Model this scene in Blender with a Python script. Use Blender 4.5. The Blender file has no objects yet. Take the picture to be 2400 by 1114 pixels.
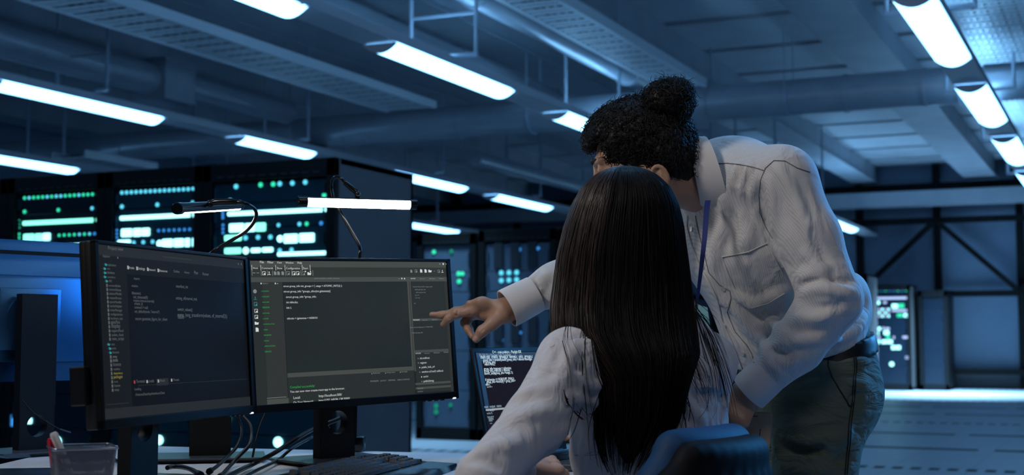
import bpy, bmesh, math, random
import numpy as np
from mathutils import Vector, Matrix
rnd = random.Random(11)
SC = bpy.context.scene
COL = SC.collection
PI = math.pi

# ---------------------------------------------------------------- survey frame
# The hall's long axis is world +Y.  The camera stands at the origin 1 m above
# the floor, turned PHI to the hall axis and pitched up TH (f = 3200 px).
F_PX = 3200.0
TH = math.atan(243 / 3200)
PHI = math.atan(1460 / 3200 * math.cos(TH))
CT, ST, CP, SP = math.cos(TH), math.sin(TH), math.cos(PHI), math.sin(PHI)
ROTV = Matrix.Rotation(PHI, 4, 'Z')


def ray(px, py):
    """direction per metre of forward depth, in the workstation frame (x across, y forward, z up)"""
    u = (px - 1200) / F_PX
    v = (557 - py) / F_PX
    den = CT - v * ST
    return np.array([u / den, 1.0, (ST + v * CT) / den])


def P(px, py, d):
    r = ray(px, py) * d
    return np.array([r[0], r[1], r[2] + 1.0])


def room(p):
    """workstation frame -> world (hall) frame"""
    return Vector((p[0] * CP - p[1] * SP, p[0] * SP + p[1] * CP, p[2]))


def onZ(px, py, z):
    r = ray(px, py)
    d = (z - 1.0) / r[2]
    return room(P(px, py, d))


def onY(px, py, Y):
    r = ray(px, py)
    d = Y / (r[0] * SP + CP)
    return room(P(px, py, d))


# ---------------------------------------------------------------- materials
def mat(name, color, rough=0.6, metal=0.0, emit=None, strength=0.0, spec=0.5, coat=0.0, sheen=0.0, aniso=0.0):
    m = bpy.data.materials.new(name)
    m.use_nodes = True
    b = m.node_tree.nodes['Principled BSDF']
    b.inputs['Base Color'].default_value = (*color, 1)
    b.inputs['Roughness'].default_value = rough
    b.inputs['Metallic'].default_value = metal
    b.inputs['Specular IOR Level'].default_value = spec
    b.inputs['Coat Weight'].default_value = coat
    b.inputs['Sheen Weight'].default_value = sheen
    b.inputs['Anisotropic'].default_value = aniso
    if emit:
        b.inputs['Emission Color'].default_value = (*emit, 1)
        b.inputs['Emission Strength'].default_value = strength
    return m


def nodes(m):
    return m.node_tree.nodes, m.node_tree.links, m.node_tree.nodes['Principled BSDF']


def add_bump(m, scale=200, strength=0.2, dist=0.002, kind='noise', detail=3, stretch=None):
    n, l, b = nodes(m)
    tc = n.new('ShaderNodeTexCoord')
    mp = n.new('ShaderNodeMapping')
    l.new(tc.outputs['Object'], mp.inputs['Vector'])
    if stretch:
        mp.inputs['Scale'].default_value = stretch
    if kind == 'noise':
        t = n.new('ShaderNodeTexNoise')
        t.inputs['Scale'].default_value = scale
        t.inputs['Detail'].default_value = detail
        out = t.outputs['Fac']
    elif kind == 'vor':
        t = n.new('ShaderNodeTexVoronoi')
        t.inputs['Scale'].default_value = scale
        out = t.outputs['Distance']
    l.new(mp.outputs['Vector'], t.inputs['Vector'])
    bp = n.new('ShaderNodeBump')
    bp.inputs['Strength'].default_value = strength
    bp.inputs['Distance'].default_value = dist
    l.new(out, bp.inputs['Height'])
    l.new(bp.outputs['Normal'], b.inputs['Normal'])
    return m


def add_mottle(m, c1, c2, scale=3, detail=4, stretch=None, lo=0.35, hi=0.65):
    n, l, b = nodes(m)
    tc = n.new('ShaderNodeTexCoord')
    mp = n.new('ShaderNodeMapping')
    l.new(tc.outputs['Object'], mp.inputs['Vector'])
    if stretch:
        mp.inputs['Scale'].default_value = stretch
    t = n.new('ShaderNodeTexNoise')
    t.inputs['Scale'].default_value = scale
    t.inputs['Detail'].default_value = detail
    l.new(mp.outputs['Vector'], t.inputs['Vector'])
    r = n.new('ShaderNodeValToRGB')
    r.color_ramp.elements[0].position = lo
    r.color_ramp.elements[1].position = hi
    r.color_ramp.elements[0].color = (*c1, 1)
    r.color_ramp.elements[1].color = (*c2, 1)
    l.new(t.outputs['Fac'], r.inputs['Fac'])
    l.new(r.outputs['Color'], b.inputs['Base Color'])
    return m


def add_stripes(m, c1, c2, freq, axis, width=0.35, bump=0.3):
    """fine woven stripes: a saw of (object position . axis) * freq"""
    n, l, b = nodes(m)
    tc = n.new('ShaderNodeTexCoord')
    dp = n.new('ShaderNodeVectorMath')
    dp.operation = 'DOT_PRODUCT'
    dp.inputs[1].default_value = Vector(axis).normalized() * freq
    l.new(tc.outputs['Object'], dp.inputs[0])
    fr = n.new('ShaderNodeMath')
    fr.operation = 'PINGPONG'
    fr.inputs[1].default_value = 1.0
    l.new(dp.outputs['Value'], fr.inputs[0])
    r = n.new('ShaderNodeValToRGB')
    r.color_ramp.elements[0].position = width - 0.15
    r.color_ramp.elements[1].position = width + 0.15
    r.color_ramp.elements[0].color = (*c1, 1)
    r.color_ramp.elements[1].color = (*c2, 1)
    l.new(fr.outputs[0], r.inputs['Fac'])
    l.new(r.outputs['Color'], b.inputs['Base Color'])
    if bump:
        bp = n.new('ShaderNodeBump')
        bp.inputs['Strength'].default_value = bump
        bp.inputs['Distance'].default_value = 0.001
        l.new(fr.outputs[0], bp.inputs['Height'])
        l.new(bp.outputs['Normal'], b.inputs['Normal'])
        rumple(m, bp, 11, 0.016, (1.6, 1.6, 0.8))
    return m


def rumple(m, after, scale, dist, stretch):
    """broad soft creases of worn cloth, under the fine weave"""
    n, l, b = nodes(m)
    tc = n.new('ShaderNodeTexCoord')
    mp = n.new('ShaderNodeMapping')
    mp.inputs['Scale'].default_value = stretch
    l.new(tc.outputs['Object'], mp.inputs['Vector'])
    t = n.new('ShaderNodeTexNoise')
    t.inputs['Scale'].default_value = scale
    t.inputs['Detail'].default_value = 3
    t.inputs['Distortion'].default_value = 1.2
    l.new(mp.outputs['Vector'], t.inputs['Vector'])
    q = n.new('ShaderNodeBump')
    q.inputs['Strength'].default_value = 0.55
    q.inputs['Distance'].default_value = dist
    l.new(t.outputs['Fac'], q.inputs['Height'])
    if after is not None:
        l.new(q.outputs['Normal'], after.inputs['Normal'])
    else:
        l.new(q.outputs['Normal'], b.inputs['Normal'])
    return m


# ---------------------------------------------------------------- mesh helpers
class MB:
    def __init__(s):
        s.v, s.f, s.mi = [], [], []
        s.cur = 0

    def add(s, vs, fs):
        b = len(s.v)
        s.v.extend([tuple(float(c) for c in q) for q in vs])
        for q in fs:
            s.f.append(tuple(b + i for i in q))
            s.mi.append(s.cur)
        return s

    def box(s, c, size, M=None, bev=0.0):
        hx, hy, hz = size[0] / 2, size[1] / 2, size[2] / 2
        if bev <= 0:
            vs = [(-hx, -hy, -hz), (hx, -hy, -hz), (hx, hy, -hz), (-hx, hy, -hz), (-hx, -hy, hz), (hx, -hy, hz), (hx, hy, hz), (-hx, hy, hz)]
            fs = [(0, 3, 2, 1), (4, 5, 6, 7), (0, 1, 5, 4), (1, 2, 6, 5), (2, 3, 7, 6), (3, 0, 4, 7)]
        else:
            bm = bmesh.new()
            bmesh.ops.create_cube(bm, size=1.0)
            bmesh.ops.scale(bm, vec=size, verts=bm.verts)
            bmesh.ops.bevel(bm, geom=list(bm.edges), offset=min(bev, min(size) * 0.49), segments=2, affect='EDGES', profile=0.5)
            bm.verts.index_update()
            vs = [tuple(q.co) for q in bm.verts]
            fs = [tuple(q.index for q in fc.verts) for fc in bm.faces]
            bm.free()
        c = Vector(c)
        if M is not None:
            vs = [(M @ Vector(q)) + c for q in vs]
        else:
            vs = [Vector(q) + c for q in vs]
        return s.add(vs, fs)

    def bar(s, a, b, w, h, up=(0, 0, 1)):
        a, b = Vector(a), Vector(b)
        d = b - a
        L = d.length
        y = d.normalized()
        x = y.cross(Vector(up))
        if x.length < 1e-5:
            x = Vector((1, 0, 0))
        x.normalize()
        z = x.cross(y)
        M = Matrix((x, y, z)).transposed()
        return s.box((a + b) / 2, (w, L, h), M)

    def tube(s, pts, r, n=10, caps=True, smooth=0):
        pts = [Vector(q) for q in pts]
        if smooth:
            pts = catmull(pts, smooth)
        N = len(pts)
        rr = r if hasattr(r, '__len__') else [r] * N
        if len(rr) != N:
            rr = list(np.interp(np.linspace(0, 1, N), np.linspace(0, 1, len(rr)), rr))
        t0 = (pts[1] - pts[0]).normalized()
        up = Vector((0, 0, 1)) if abs(t0.z) < 0.9 else Vector((1, 0, 0))
        x = t0.cross(up).normalized()
        vs, fs = [], []
        for i in range(N):
            t = (pts[min(i + 1, N - 1)] - pts[max(i - 1, 0)])
            t = t.normalized() if t.length > 1e-9 else t0
            x = (x - t * x.dot(t)).normalized()
            y = t.cross(x)
            for k in range(n):
                a = 2 * PI * k / n
                vs.append(pts[i] + (x * math.cos(a) + y * math.sin(a)) * rr[i])
        for i in range(N - 1):
            for k in range(n):
                k2 = (k + 1) % n
                fs.append((i * n + k, i * n + k2, (i + 1) * n + k2, (i + 1) * n + k))
        if caps:
            fs.append(tuple(range(n))[::-1])
            fs.append(tuple((N - 1) * n + k for k in range(n)))
        return s.add(vs, fs)

    def cyl(s, c, r, h, n=24, axis='Z', M=None, r2=None):
        d = {'X': Vector((1, 0, 0)), 'Y': Vector((0, 1, 0)), 'Z': Vector((0, 0, 1))}[axis] if isinstance(axis, str) else Vector(axis).normalized()
        c = Vector(c)
        return s.tube([c - d * h / 2, c + d * h / 2], [r, r if r2 is None else r2], n)

    def sphere(s, c, r, seg=16, rings=10, sc=(1, 1, 1)):
        vs, fs = [], []
        for i in range(rings + 1):
            th = PI * i / rings
            for j in range(seg):
                ph = 2 * PI * j / seg
                vs.append((c[0] + r * sc[0] * math.sin(th) * math.cos(ph), c[1] + r * sc[1] * math.sin(th) * math.sin(ph), c[2] + r * sc[2] * math.cos(th)))
        for i in range(rings):
            for j in range(seg):
                j2 = (j + 1) % seg
                fs.append((i * seg + j, i * seg + j2, (i + 1) * seg + j2, (i + 1) * seg + j))
        return s.add(vs, fs)

    def loft(s, rings, closed=True, caps=True):
        n = len(rings[0])
        vs = [q for rg in rings for q in rg]
        fs = []
        for i in range(len(rings) - 1):
            for k in range(n if closed else n - 1):
                k2 = (k + 1) % n
                fs.append((i * n + k, i * n + k2, (i + 1) * n + k2, (i + 1) * n + k))
        if caps:
            fs.append(tuple(range(n))[::-1])
            fs.append(tuple((len(rings) - 1) * n + k for k in range(n)))
        return s.add(vs, fs)

    def xf(s, M):
        s.v = [tuple(M @ Vector(q)) for q in s.v]
        return s

    def mesh(s, name, mats, smooth=None):
        me = bpy.data.meshes.new(name)
        me.from_pydata(s.v, [], s.f)
        mats = mats if isinstance(mats, (list, tuple)) else [mats]
        for m in mats:
            me.materials.append(m)
        if len(mats) > 1:
            me.polygons.foreach_set('material_index', s.mi)
        bm = bmesh.new()
        bm.from_mesh(me)
        bmesh.ops.recalc_face_normals(bm, faces=bm.faces)
        bm.to_mesh(me)
        bm.free()
        if smooth is not None:
            me.polygons.foreach_set('use_smooth', [True] * len(me.polygons))
            if smooth < 179:
                me.set_sharp_from_angle(angle=math.radians(smooth))
        me.update()
        return me


def catmull(pts, k):
    pts = [Vector(q) for q in pts]
    out = []
    for i in range(len(pts) - 1):
        p0, p1, p2, p3 = pts[max(i - 1, 0)], pts[i], pts[i + 1], pts[min(i + 2, len(pts) - 1)]
        for j in range(k):
            t = j / k
            out.append(0.5 * ((2 * p1) + (p2 - p0) * t + (2 * p0 - 5 * p1 + 4 * p2 - p3) * t * t + (3 * p1 - p0 - 3 * p2 + p3) * t ** 3))
    out.append(pts[-1])
    return out


def link(name, data, parent=None, loc=None, rot=None):
    o = bpy.data.objects.new(name, data)
    COL.objects.link(o)
    if parent:
        o.parent = parent
    if loc is not None:
        o.location = loc
    if rot is not None:
        o.rotation_euler = rot
    return o


def put(name, mb, mats, parent=None, smooth=None, loc=None, rot=None):
    return link(name, mb.mesh(name, mats, smooth), parent, loc, rot)


def tag(o, label=None, cat=None, group=None, kind=None):
    if label:
        o['label'] = label
    if cat:
        o['category'] = cat
    if group:
        o['group'] = group
    if kind:
        o['kind'] = kind
    return o


def thing(name, label, cat, loc=(0, 0, 0), rotz=0.0, group=None):
    o = bpy.data.objects.new(name, None)
    o.empty_display_size = 0.1
    COL.objects.link(o)
    o.location = loc
    o.rotation_euler = (0, 0, rotz)
    return tag(o, label, cat, group)


def thingv(name, label, cat, p, group=None):
    """a thing at workstation-frame point p; returns (root, p): children are modelled in the workstation frame minus p"""
    return thing(name, label, cat, room(p), PHI, group)


def struct(name, mb, m, smooth=None):
    o = put(name, mb, m, None, smooth)
    o['kind'] = 'structure'
    return o


def dup(root, loc=None, label=None, group=None, rotz=None):
    r = root.copy()
    COL.objects.link(r)
    if loc is not None:
        r.location = loc
    if rotz is not None:
        r.rotation_euler = (0, 0, rotz)
    if label:
        r['label'] = label
    if group:
        r['group'] = group
    for ch in list(root.children):
        c = ch.copy()
        COL.objects.link(c)
        c.parent = r
        for g in list(ch.children):
            d = g.copy()
            COL.objects.link(d)
            d.parent = c
    return r


def text_mesh(name, lines, m, parent, loc=(0, 0, 0), M=None):
    """lines: (string, x, y, size[, material index]); text lies in the local XY plane, merged into ONE mesh"""
    vs, fs, mi = [], [], []
    for ln in lines:
        st, x, y, size = ln[:4]
        cu = bpy.data.curves.new('tmp', 'FONT')
        cu.body = st
        cu.size = size
        cu.resolution_u = 2
        o = bpy.data.objects.new('tmp', cu)
        COL.objects.link(o)
        dg = bpy.context.evaluated_depsgraph_get()
        dg.update()
        me = o.evaluated_get(dg).to_mesh()
        b = len(vs)
        vs.extend([(q.co.x + x, q.co.y + y, 0.0) for q in me.vertices])
        for p in me.polygons:
            fs.append(tuple(b + i for i in p.vertices))
            mi.append(ln[4] if len(ln) > 4 else 0)
        o.evaluated_get(dg).to_mesh_clear()
        bpy.data.objects.remove(o)
        bpy.data.curves.remove(cu)
    me = bpy.data.meshes.new(name)
    if M is not None:
        vs = [tuple(M @ Vector(q)) for q in vs]
    me.from_pydata(vs, [], fs)
    ms = m if isinstance(m, (list, tuple)) else [m]
    for q in ms:
        me.materials.append(q)
    me.polygons.foreach_set('material_index', mi)
    return link(name, me, parent, loc)


# ---------------------------------------------------------------- distance fields for the figures and cloth
def npv(*a):
    return np.array(a, dtype=np.float32)


def f_cone(a, b, ra, rb):
    a = np.asarray(a, np.float32)
    b = np.asarray(b, np.float32)
    ab = b - a
    L2 = float(ab @ ab) + 1e-12

    def f(p):
        t = np.clip(((p - a) @ ab) / L2, 0, 1)
        q = p - a - t[:, None] * ab
        return np.sqrt((q * q).sum(1)) - (ra + (rb - ra) * t)
    r = max(ra, rb)
    f.box = (np.minimum(a, b) - r, np.maximum(a, b) + r)
    return f


def f_ell(c, r, R=None):
    c = np.asarray(c, np.float32)
    r = np.asarray(r, np.float32)
    R = np.eye(3, dtype=np.float32) if R is None else np.asarray(R, np.float32)   # columns: local axes

    def f(p):
        q = (p - c) @ R
        k0 = np.sqrt(((q / r) ** 2).sum(1))
        k1 = np.sqrt(((q / (r * r)) ** 2).sum(1)) + 1e-9
        return k0 * (k0 - 1) / k1
    f.box = (c - r.max(), c + r.max())
    return f


def f_econe(a, b, A, B, side):
    """tapering limb of elliptic section: A, B = (half width along side, half depth) at a and b"""
    a = np.asarray(a, np.float32)
    b = np.asarray(b, np.float32)
    ab = b - a
    L = float(np.linalg.norm(ab))
    ax = ab / L
    s = np.asarray(side, np.float32)
    s = s - ax * (s @ ax)
    s = s / np.linalg.norm(s)
    fr = np.cross(ax, s)

    def f(p):
        q0 = p - a
        tt = (q0 @ ax) / L
        t = np.clip(tt, 0, 1)
        q = q0 - (t * L)[:, None] * ax
        w = A[0] + (B[0] - A[0]) * t
        h = A[1] + (B[1] - A[1]) * t
        m = np.minimum(w, h)
        k = np.sqrt((q @ s / w) ** 2 + (q @ fr / h) ** 2 + (q @ ax / m) ** 2)
        return (k - 1) * m
    r = max(*A, *B)
    f.box = (np.minimum(a, b) - r, np.maximum(a, b) + r)
    return f


def f_plane(pt, n):
    pt = np.asarray(pt, np.float32)
    n = np.asarray(n, np.float32)
    n = n / np.linalg.norm(n)

    def f(p):
        return (p - pt) @ n
    return f


def smin(a, b, k):
    if k <= 0:
        return np.minimum(a, b)
    h = np.clip(0.5 + 0.5 * (b - a) / k, 0, 1)
    return b * (1 - h) + a * h - k * h * (1 - h)


class Field:
    def __init__(s):
        s.ops = []

    def u(s, f, k=0.02):
        s.ops.append(('u', f, k))
        return s

    def sub(s, f, k=0.01):
        s.ops.append(('s', f, k))
        return s

    def cut(s, f, k=0.005):
        s.ops.append(('i', f, k))
        return s

    def disp(s, f):
        s.ops.append(('d', f, 0))
        return s

    def chain(s, pts, rr, k=0.02):
        for i in range(len(pts) - 1):
            s.u(f_cone(pts[i], pts[i + 1], rr[i], rr[i + 1]), k if i == 0 else min(k, 0.012))
        return s

    def __call__(s, p):
        d = np.full(len(p), 1.0, np.float32)
        plo, phi = p.min(0), p.max(0)
        for op, f, k in s.ops:
            bx = getattr(f, 'box', None)
            if bx is not None and op in 'us':
                lo, hi = bx[0] - 0.08, bx[1] + 0.08
                if (plo > hi).any() or (phi < lo).any():
                    continue
                if op == 's' or (hi - lo).max() < 0.5 * (phi - plo).max() or len(p) < 3000:
                    m = ((p > lo) & (p < hi)).all(1)
                    if not m.any():
                        continue
                    if not m.all():
                        v = f(p[m])
                        d[m] = smin(d[m], v, k) if op == 'u' else -smin(-d[m], v, k)
                        continue
            v = f(p)
            if op == 'u':
                d = smin(d, v, k)
            elif op == 's':
                d = -smin(-d, v, k)
            elif op == 'i':
                d = -smin(-d, -v, k)
            else:
                d = d + v
        return d


def surface(field, lo, hi, h):
    """surface nets: the zero level of a field as a quad mesh (numpy)"""
    lo = np.asarray(lo, np.float32)
    hi = np.asarray(hi, np.float32)
    B = 6
    nb = np.ceil((hi - lo) / (h * B)).astype(int)
    n = nb * B + 1
    V = np.full(n, 1.0, np.float32)
    # coarse pass at the block centres
    ci = np.stack(np.meshgrid(*[np.arange(q) for q in nb], indexing='ij'), -1).reshape(-1, 3)
    cc = lo + (ci + 0.5) * (B * h)
    cd = np.concatenate([field(q.astype(np.float32)) for q in np.array_split(cc, max(1, len(cc) // 600))])
    near = np.abs(cd) < B * h * 1.25 + 0.012
    sgn = cd < 0
    off = np.stack(np.meshgrid(*[np.arange(B + 1)] * 3, indexing='ij'), -1).reshape(-1, 3)
    full = ci[(~near) & sgn]
    for b in full:
        i, j, k = b * B
        V[i:i + B + 1, j:j + B + 1, k:k + B + 1] = -1.0
    act = ci[near]
    for ch in np.array_split(act, max(1, len(act) // 12)):
        if len(ch) == 0:
            continue
        gi = (ch[:, None, :] * B + off[None]).reshape(-1, 3)
        V[gi[:, 0], gi[:, 1], gi[:, 2]] = field((lo + gi * h).astype(np.float32))
    I = V < 0
    S = I[:-1, :-1, :-1].astype(np.int8)
    cnt = np.zeros(S.shape, np.int8)
    cor = [(a, b, c) for a in (0, 1) for b in (0, 1) for c in (0, 1)]
    nx, ny, nz = V.shape
    for a, b, c in cor:
        cnt += I[a:nx - 1 + a, b:ny - 1 + b, c:nz - 1 + c]
    cell = np.argwhere((cnt > 0) & (cnt < 8))
    vals = np.stack([V[cell[:, 0] + a, cell[:, 1] + b, cell[:, 2] + c] for a, b, c in cor], 1)
    acc = np.zeros((len(cell), 3), np.float32)
    num = np.zeros(len(cell), np.float32)
    for i in range(8):
        for j in range(i + 1, 8):
            ca, cb = np.array(cor[i]), np.array(cor[j])
            if np.abs(ca - cb).sum() != 1:
                continue
            va, vb = vals[:, i], vals[:, j]
            x = (va < 0) != (vb < 0)
            t = np.where(x, va / (va - vb + 1e-12), 0)
            acc += np.where(x[:, None], ca + t[:, None] * (cb - ca), 0)
            num += x
    pos = lo + (cell + acc / num[:, None]) * h
    idx = np.full(S.shape, -1, np.int32)
    idx[cell[:, 0], cell[:, 1], cell[:, 2]] = np.arange(len(cell))
    quads = []
    for ax in range(3):
        A = [slice(None)] * 3
        Bs = [slice(None)] * 3
        A[ax] = slice(0, -1)
        Bs[ax] = slice(1, None)
        ch = I[tuple(A)] != I[tuple(Bs)]
        e = np.argwhere(ch)
        o1, o2 = [(1, 2), (2, 0), (0, 1)][ax]
        ok = (e[:, o1] > 0) & (e[:, o2] > 0) & (e[:, o1] < S.shape[o1]) & (e[:, o2] < S.shape[o2])
        e = e[ok]
        flip = I[tuple(e.T)]
        q = []
        for da, db in ((-1, -1), (0, -1), (0, 0), (-1, 0)):
            c = e.copy()
            c[:, o1] += da
            c[:, o2] += db
            q.append(idx[c[:, 0], c[:, 1], c[:, 2]])
        q = np.stack(q, 1)
        q[~flip] = q[~flip][:, ::-1]
        quads.append(q)
    quads = np.concatenate(quads)
    quads = quads[(quads >= 0).all(1)]
    return pos, quads


def relax(pos, quads, n=1, lam=0.5):
    for _ in range(n):
        ia = quads.ravel()
        ib = np.roll(quads, -1, 1).ravel()
        num = np.bincount(ia, minlength=len(pos))
        acc = np.stack([np.bincount(ia, pos[ib, c], len(pos)) for c in range(3)], 1)
        pos = pos + lam * (acc / np.maximum(num, 1)[:, None] - pos)
    return pos


def np_mesh(name, parts, mats, origin):
    """parts: list of (pos, quads) merged in one mesh, given in the workstation frame, stored relative to origin"""
    vs, fs, b = [], [], 0
    for pos, q in parts:
        vs.append(pos - np.asarray(origin, np.float32))
        fs.append(q + b)
        b += len(pos)
    vs = np.concatenate(vs)
    fs = np.concatenate(fs)
    me = bpy.data.meshes.new(name)
    me.vertices.add(len(vs))
    me.vertices.foreach_set('co', vs.astype(np.float32).ravel())
    me.loops.add(len(fs) * 4)
    me.loops.foreach_set('vertex_index', fs.astype(np.int32).ravel())
    me.polygons.add(len(fs))
    me.polygons.foreach_set('loop_start', np.arange(0, len(fs) * 4, 4, dtype=np.int32))
    me.polygons.foreach_set('use_smooth', [True] * len(fs))
    me.update(calc_edges=True)
    for m in (mats if isinstance(mats, (list, tuple)) else [mats]):
        me.materials.append(m)
    return me


def hits(field, pix, d0, d1):
    """where lines of sight through surveyed points meet a cloth surface (workstation frame)"""
    pix = np.asarray(pix, float)
    R = np.stack([ray(*q) for q in pix]).astype(np.float32)
    O = npv(0, 0, 1)
    n = np.linalg.norm(R, axis=1)
    t = np.full(len(R), d0, np.float32)
    for _ in range(90):
        t = np.minimum(t + np.clip(field(O + R * t[:, None]), -0.02, 0.05) * 0.7 / n, d1)
    return O + R * t[:, None]
# ================================================================ THE HALL
H_CEIL = 4.8
Y0, Y1, X0, X1 = -7.0, 30.5, -17.0, 6.0
m_ceil = add_mottle(mat('ceiling panels', (0.52, 0.56, 0.62), 0.5), (0.49, 0.53, 0.59), (0.56, 0.60, 0.66), 1.5)
m_ceil_dark = mat('ceiling void', (0.02, 0.022, 0.028), 0.9)
m_beam = add_mottle(mat('painted beam', (0.38, 0.42, 0.48), 0.5), (0.35, 0.39, 0.45), (0.41, 0.45, 0.51), 2.0)
m_duct = add_mottle(mat('duct skin', (0.42, 0.46, 0.52), 0.36, 0.35), (0.40, 0.44, 0.50), (0.45, 0.49, 0.55), 4.0, stretch=(1, 1, 4))
m_trunk = mat('lamp trunking', (0.62, 0.66, 0.72), 0.45)
m_rod = mat('hanger steel', (0.42, 0.50, 0.60), 0.4, 0.2)
m_tray = mat('pale zinc tray', (0.78, 0.83, 0.88), 0.4, 0.1)
m_lamp = mat('ceiling lamp diffuser', (0.9, 0.95, 1.0), 0.4, emit=(0.23, 0.58, 1.0), strength=5.6)
m_up = mat('uplight strip', (0.9, 0.95, 1.0), 0.4, emit=(0.23, 0.58, 1.0), strength=15.0)  # emitter added above the lamps to brighten the ceiling, no such strip known
m_wall = add_mottle(mat('wall cladding', (0.18, 0.25, 0.35), 0.6), (0.16, 0.23, 0.33), (0.20, 0.27, 0.37), 0.6)
m_post = mat('black steel frame', (0.005, 0.0055, 0.006), 0.6, spec=0.2)
m_wall_low = mat('dark plinth', (0.05, 0.06, 0.075), 0.5)


def floor_material():
    m = mat('raised floor tiles', (0.42, 0.47, 0.54), 0.30)
    n, l, b = nodes(m)
    tc = n.new('ShaderNodeTexCoord')
    sp = n.new('ShaderNodeSeparateXYZ')
    l.new(tc.outputs['Object'], sp.inputs[0])

    def mt(op, a, b_=None, c=None):
        q = n.new('ShaderNodeMath')
        q.operation = op
        for i, v in enumerate((a, b_, c)):
            if v is None:
                continue
            if isinstance(v, (int, float)):
                q.inputs[i].default_value = v
            else:
                l.new(v, q.inputs[i])
        return q.outputs[0]
    X, Y = sp.outputs[0], sp.outputs[1]
    # vent slots: rows every 2.1 m across the hall, each row broken into long dashes
    ry = mt('DIVIDE', mt('ADD', Y, 0.35), 2.1)
    fy = mt('MULTIPLY', mt('ABSOLUTE', mt('SUBTRACT', mt('FRACT', ry), 0.5)), 2.1)
    row = mt('LESS_THAN', fy, 0.095)
    odd = mt('MODULO', mt('FLOOR', ry), 3.0)
    per = mt('ADD', mt('MULTIPLY', mt('GREATER_THAN', odd, 1.5), -1.06), 1.2)
    dash = mt('FRACT', mt('ADD', mt('DIVIDE', X, per), mt('MULTIPLY', odd, 0.37)))
    slot = mt('MULTIPLY', row, mt('LESS_THAN', dash, mt('ADD', mt('MULTIPLY', mt('GREATER_THAN', odd, 1.5), -0.3), 0.88)))
    # tile joints every 0.6 m
    jx = mt('LESS_THAN', mt('FRACT', mt('DIVIDE', X, 0.6)), 0.012)
    jy = mt('LESS_THAN', mt('FRACT', mt('DIVIDE', Y, 0.6)), 0.012)
    j = mt('MULTIPLY', mt('MAXIMUM', jx, jy), 0.45)
    fac = mt('MAXIMUM', slot, j)
    mx = n.new('ShaderNodeMixRGB')
    l.new(fac, mx.inputs[0])
    mx.inputs[1].default_value = (0.42, 0.47, 0.54, 1)
    mx.inputs[2].default_value = (0.012, 0.016, 0.022, 1)
    l.new(mx.outputs[0], b.inputs['Base Color'])
    ns = n.new('ShaderNodeTexNoise')
    ns.inputs['Scale'].default_value = 3.0
    l.new(tc.outputs['Object'], ns.inputs['Vector'])
    l.new(mt('ADD', mt('MULTIPLY', ns.outputs['Fac'], 0.12), mt('ADD', mt('MULTIPLY', slot, 0.5), 0.27)), b.inputs['Roughness'])
    return m


struct('floor', MB().box(((X0 + X1) / 2, (Y0 + Y1) / 2, -0.05), (X1 - X0, Y1 - Y0, 0.1)), floor_material())
# ceiling: a dark deck with pale panels hung under it, open joints between them
BEAMS = [(-2.85, 0.55), (-5.25, 0.42), (-6.75, 0.5), (-9.0, 0.55), (-11.3, 0.5), (-13.6, 0.55), (-15.8, 0.5), (-0.55, 0.5), (1.8, 0.5), (4.1, 0.5)]
mbc = MB()
mbc.cur = 1
mbc.box(((X0 + X1) / 2, (Y0 + Y1) / 2, H_CEIL + 0.22), (X1 - X0, Y1 - Y0, 0.1))
mbc.cur = 0
xs = sorted([b[0] for b in BEAMS])
ed = [X0] + xs + [X1]
for i in range(len(ed) - 1):
    k = -13
    while True:
        ya = 15.55 + 1.7 * k + 0.11
        yb = ya + 1.7 - 0.22
        k += 1
        if ya > Y1:
            break
        ya, yb = max(ya, Y0), min(yb, Y1)
        if yb - ya > 0.3:
            mbc.box(((ed[i] + ed[i + 1]) / 2, (ya + yb) / 2, H_CEIL + 0.05), (ed[i + 1] - ed[i] - 0.1, yb - ya, 0.08))
struct('ceiling', mbc, [m_ceil, m_ceil_dark])
for i, (x, w) in enumerate(BEAMS):
    mb = MB()
    mb.box((x, (Y0 + Y1) / 2, H_CEIL - 0.17), (w, Y1 - Y0, 0.36))
    mb.box((x, (Y0 + Y1) / 2, H_CEIL - 0.355), (w + 0.1, Y1 - Y0, 0.025))
    struct('trim_%d' % (i + 1), mb, m_beam)
# walls
struct('wall_back', MB().box(((X0 + X1) / 2, Y1 + 0.1, 2.5), (X1 - X0 + 0.4, 0.2, 5.0)), m_wall)
struct('wall_left', MB().box((X0 - 0.1, (Y0 + Y1) / 2, 2.5), (0.2, Y1 - Y0 + 0.4, 5.0)), m_wall)
struct('wall_right', MB().box((X1 + 0.1, (Y0 + Y1) / 2, 2.5), (0.2, Y1 - Y0 + 0.4, 5.0)), m_wall)
struct('wall_front', MB().box(((X0 + X1) / 2, Y0 - 0.1, 2.5), (X1 - X0 + 0.4, 0.2, 5.0)), m_wall)
struct('baseboard_back', MB().box(((X0 + X1) / 2, Y1 - 0.05, 0.15), (X1 - X0, 0.1, 0.30)), m_wall_low)
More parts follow.
